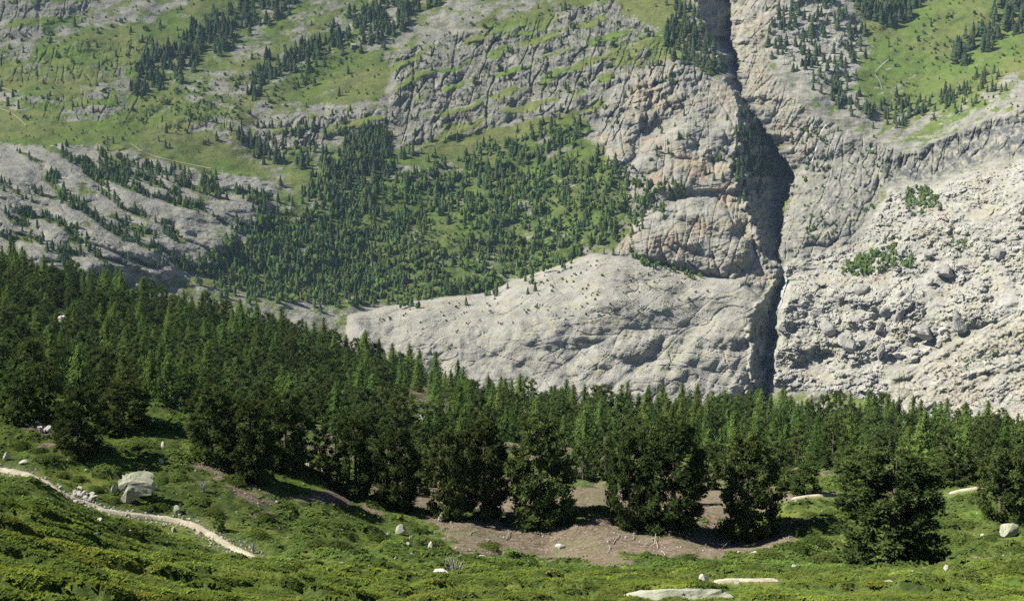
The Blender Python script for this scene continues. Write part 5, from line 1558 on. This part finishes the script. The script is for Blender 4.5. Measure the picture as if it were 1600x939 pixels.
hp = mount_at(np.array([553.0]), np.array([74.0]))[0]
MT_HUT = stone_mat('hut_stone', (0.16, 0.145, 0.125), (0.25, 0.23, 0.2), scale=0.6)
MT_SLATE = stone_mat('hut_slates', (0.30, 0.29, 0.27), (0.4, 0.39, 0.36), scale=0.6, lich=0.1)
hut = empty('stone_hut', (hp[0], hp[1] - 3, hp[2] - 0.3), 0.35)
tag(hut, 'small stone hut with a pale roof alone on the high green meadow', 'hut')
B = Bag()
x, y, z = 3.2, 2.4, 2.6
B.add([(-x, -y, -1.5), (x, -y, -1.5), (x, y, -1.5), (-x, y, -1.5), (-x, -y, z), (x, -y, z), (x, y, z), (-x, y, z)], [(0, 1, 5, 4), (1, 2, 6, 5), (2, 3, 7, 6), (3, 0, 4, 7)])
B.add([(-x, -y, z), (-x, y, z), (-x, 0, z + 1.5), (x, -y, z), (x, y, z), (x, 0, z + 1.5)], [(0, 2, 1), (3, 4, 5)])
link('wall', B.mesh('wall', MT_HUT), hut)
B = Bag()
for s in (-1, 1):
    e = np.array([(-x - 0.3, s * (y + 0.5), z - 0.25), (x + 0.3, s * (y + 0.5), z - 0.25), (x + 0.3, 0, z + 1.6), (-x - 0.3, 0, z + 1.6)])
    e2 = e + np.array([0, 0, 0.2])
    B.add(np.vstack([e, e2]), [(0, 1, 2, 3), (4, 5, 6, 7), (0, 1, 5, 4), (1, 2, 6, 5), (2, 3, 7, 6), (3, 0, 4, 7)])
link('roof', B.mesh('roof', MT_SLATE), hut)
B = Bag()
B.add([(-0.5, -y - 0.06, 0), (0.5, -y - 0.06, 0), (0.5, -y - 0.06, 1.9), (-0.5, -y - 0.06, 1.9), (-0.5, -y + 0.1, 0), (0.5, -y + 0.1, 0), (0.5, -y + 0.1, 1.9), (-0.5, -y + 0.1, 1.9)], [(0, 1, 2, 3), (0, 4, 5, 1), (1, 5, 6, 2), (2, 6, 7, 3), (3, 7, 4, 0)])
link('door', B.mesh('door', MT_BARK), hut)

# ------------------------------------------------------------------ the valley air
HZ = bpy.data.materials.new('valley_air')
HZ.use_nodes = True
HZ.node_tree.nodes.clear()
pv = HZ.node_tree.nodes.new('ShaderNodeVolumePrincipled')
pv.inputs['Color'].default_value = (0.5, 0.72, 1.0, 1)
pv.inputs['Density'].default_value = 0.00003
pv.inputs['Anisotropy'].default_value = 0.0
ho = HZ.node_tree.nodes.new('ShaderNodeOutputMaterial')
HZ.node_tree.links.new(pv.outputs[0], ho.inputs['Volume'])
allz = np.concatenate([MV[..., 2].ravel(), GVf[:, 2]])
x1, y0, y1 = 1700.0, -60.0, float(MV[..., 1].max()) + 60
z0, z1 = float(allz.min()) - 1.0, float(allz.max()) + 40
hv_ = np.array([(a, b, c) for c in (z0, z1) for b in (y0, y1) for a in (-x1, x1)])
hf_ = np.array([(0, 2, 3, 1), (4, 5, 7, 6), (0, 1, 5, 4), (2, 6, 7, 3), (0, 4, 6, 2), (1, 3, 7, 5)])
tag(link('haze', make_mesh('haze', hv_, hf_, HZ)), kind='stuff')
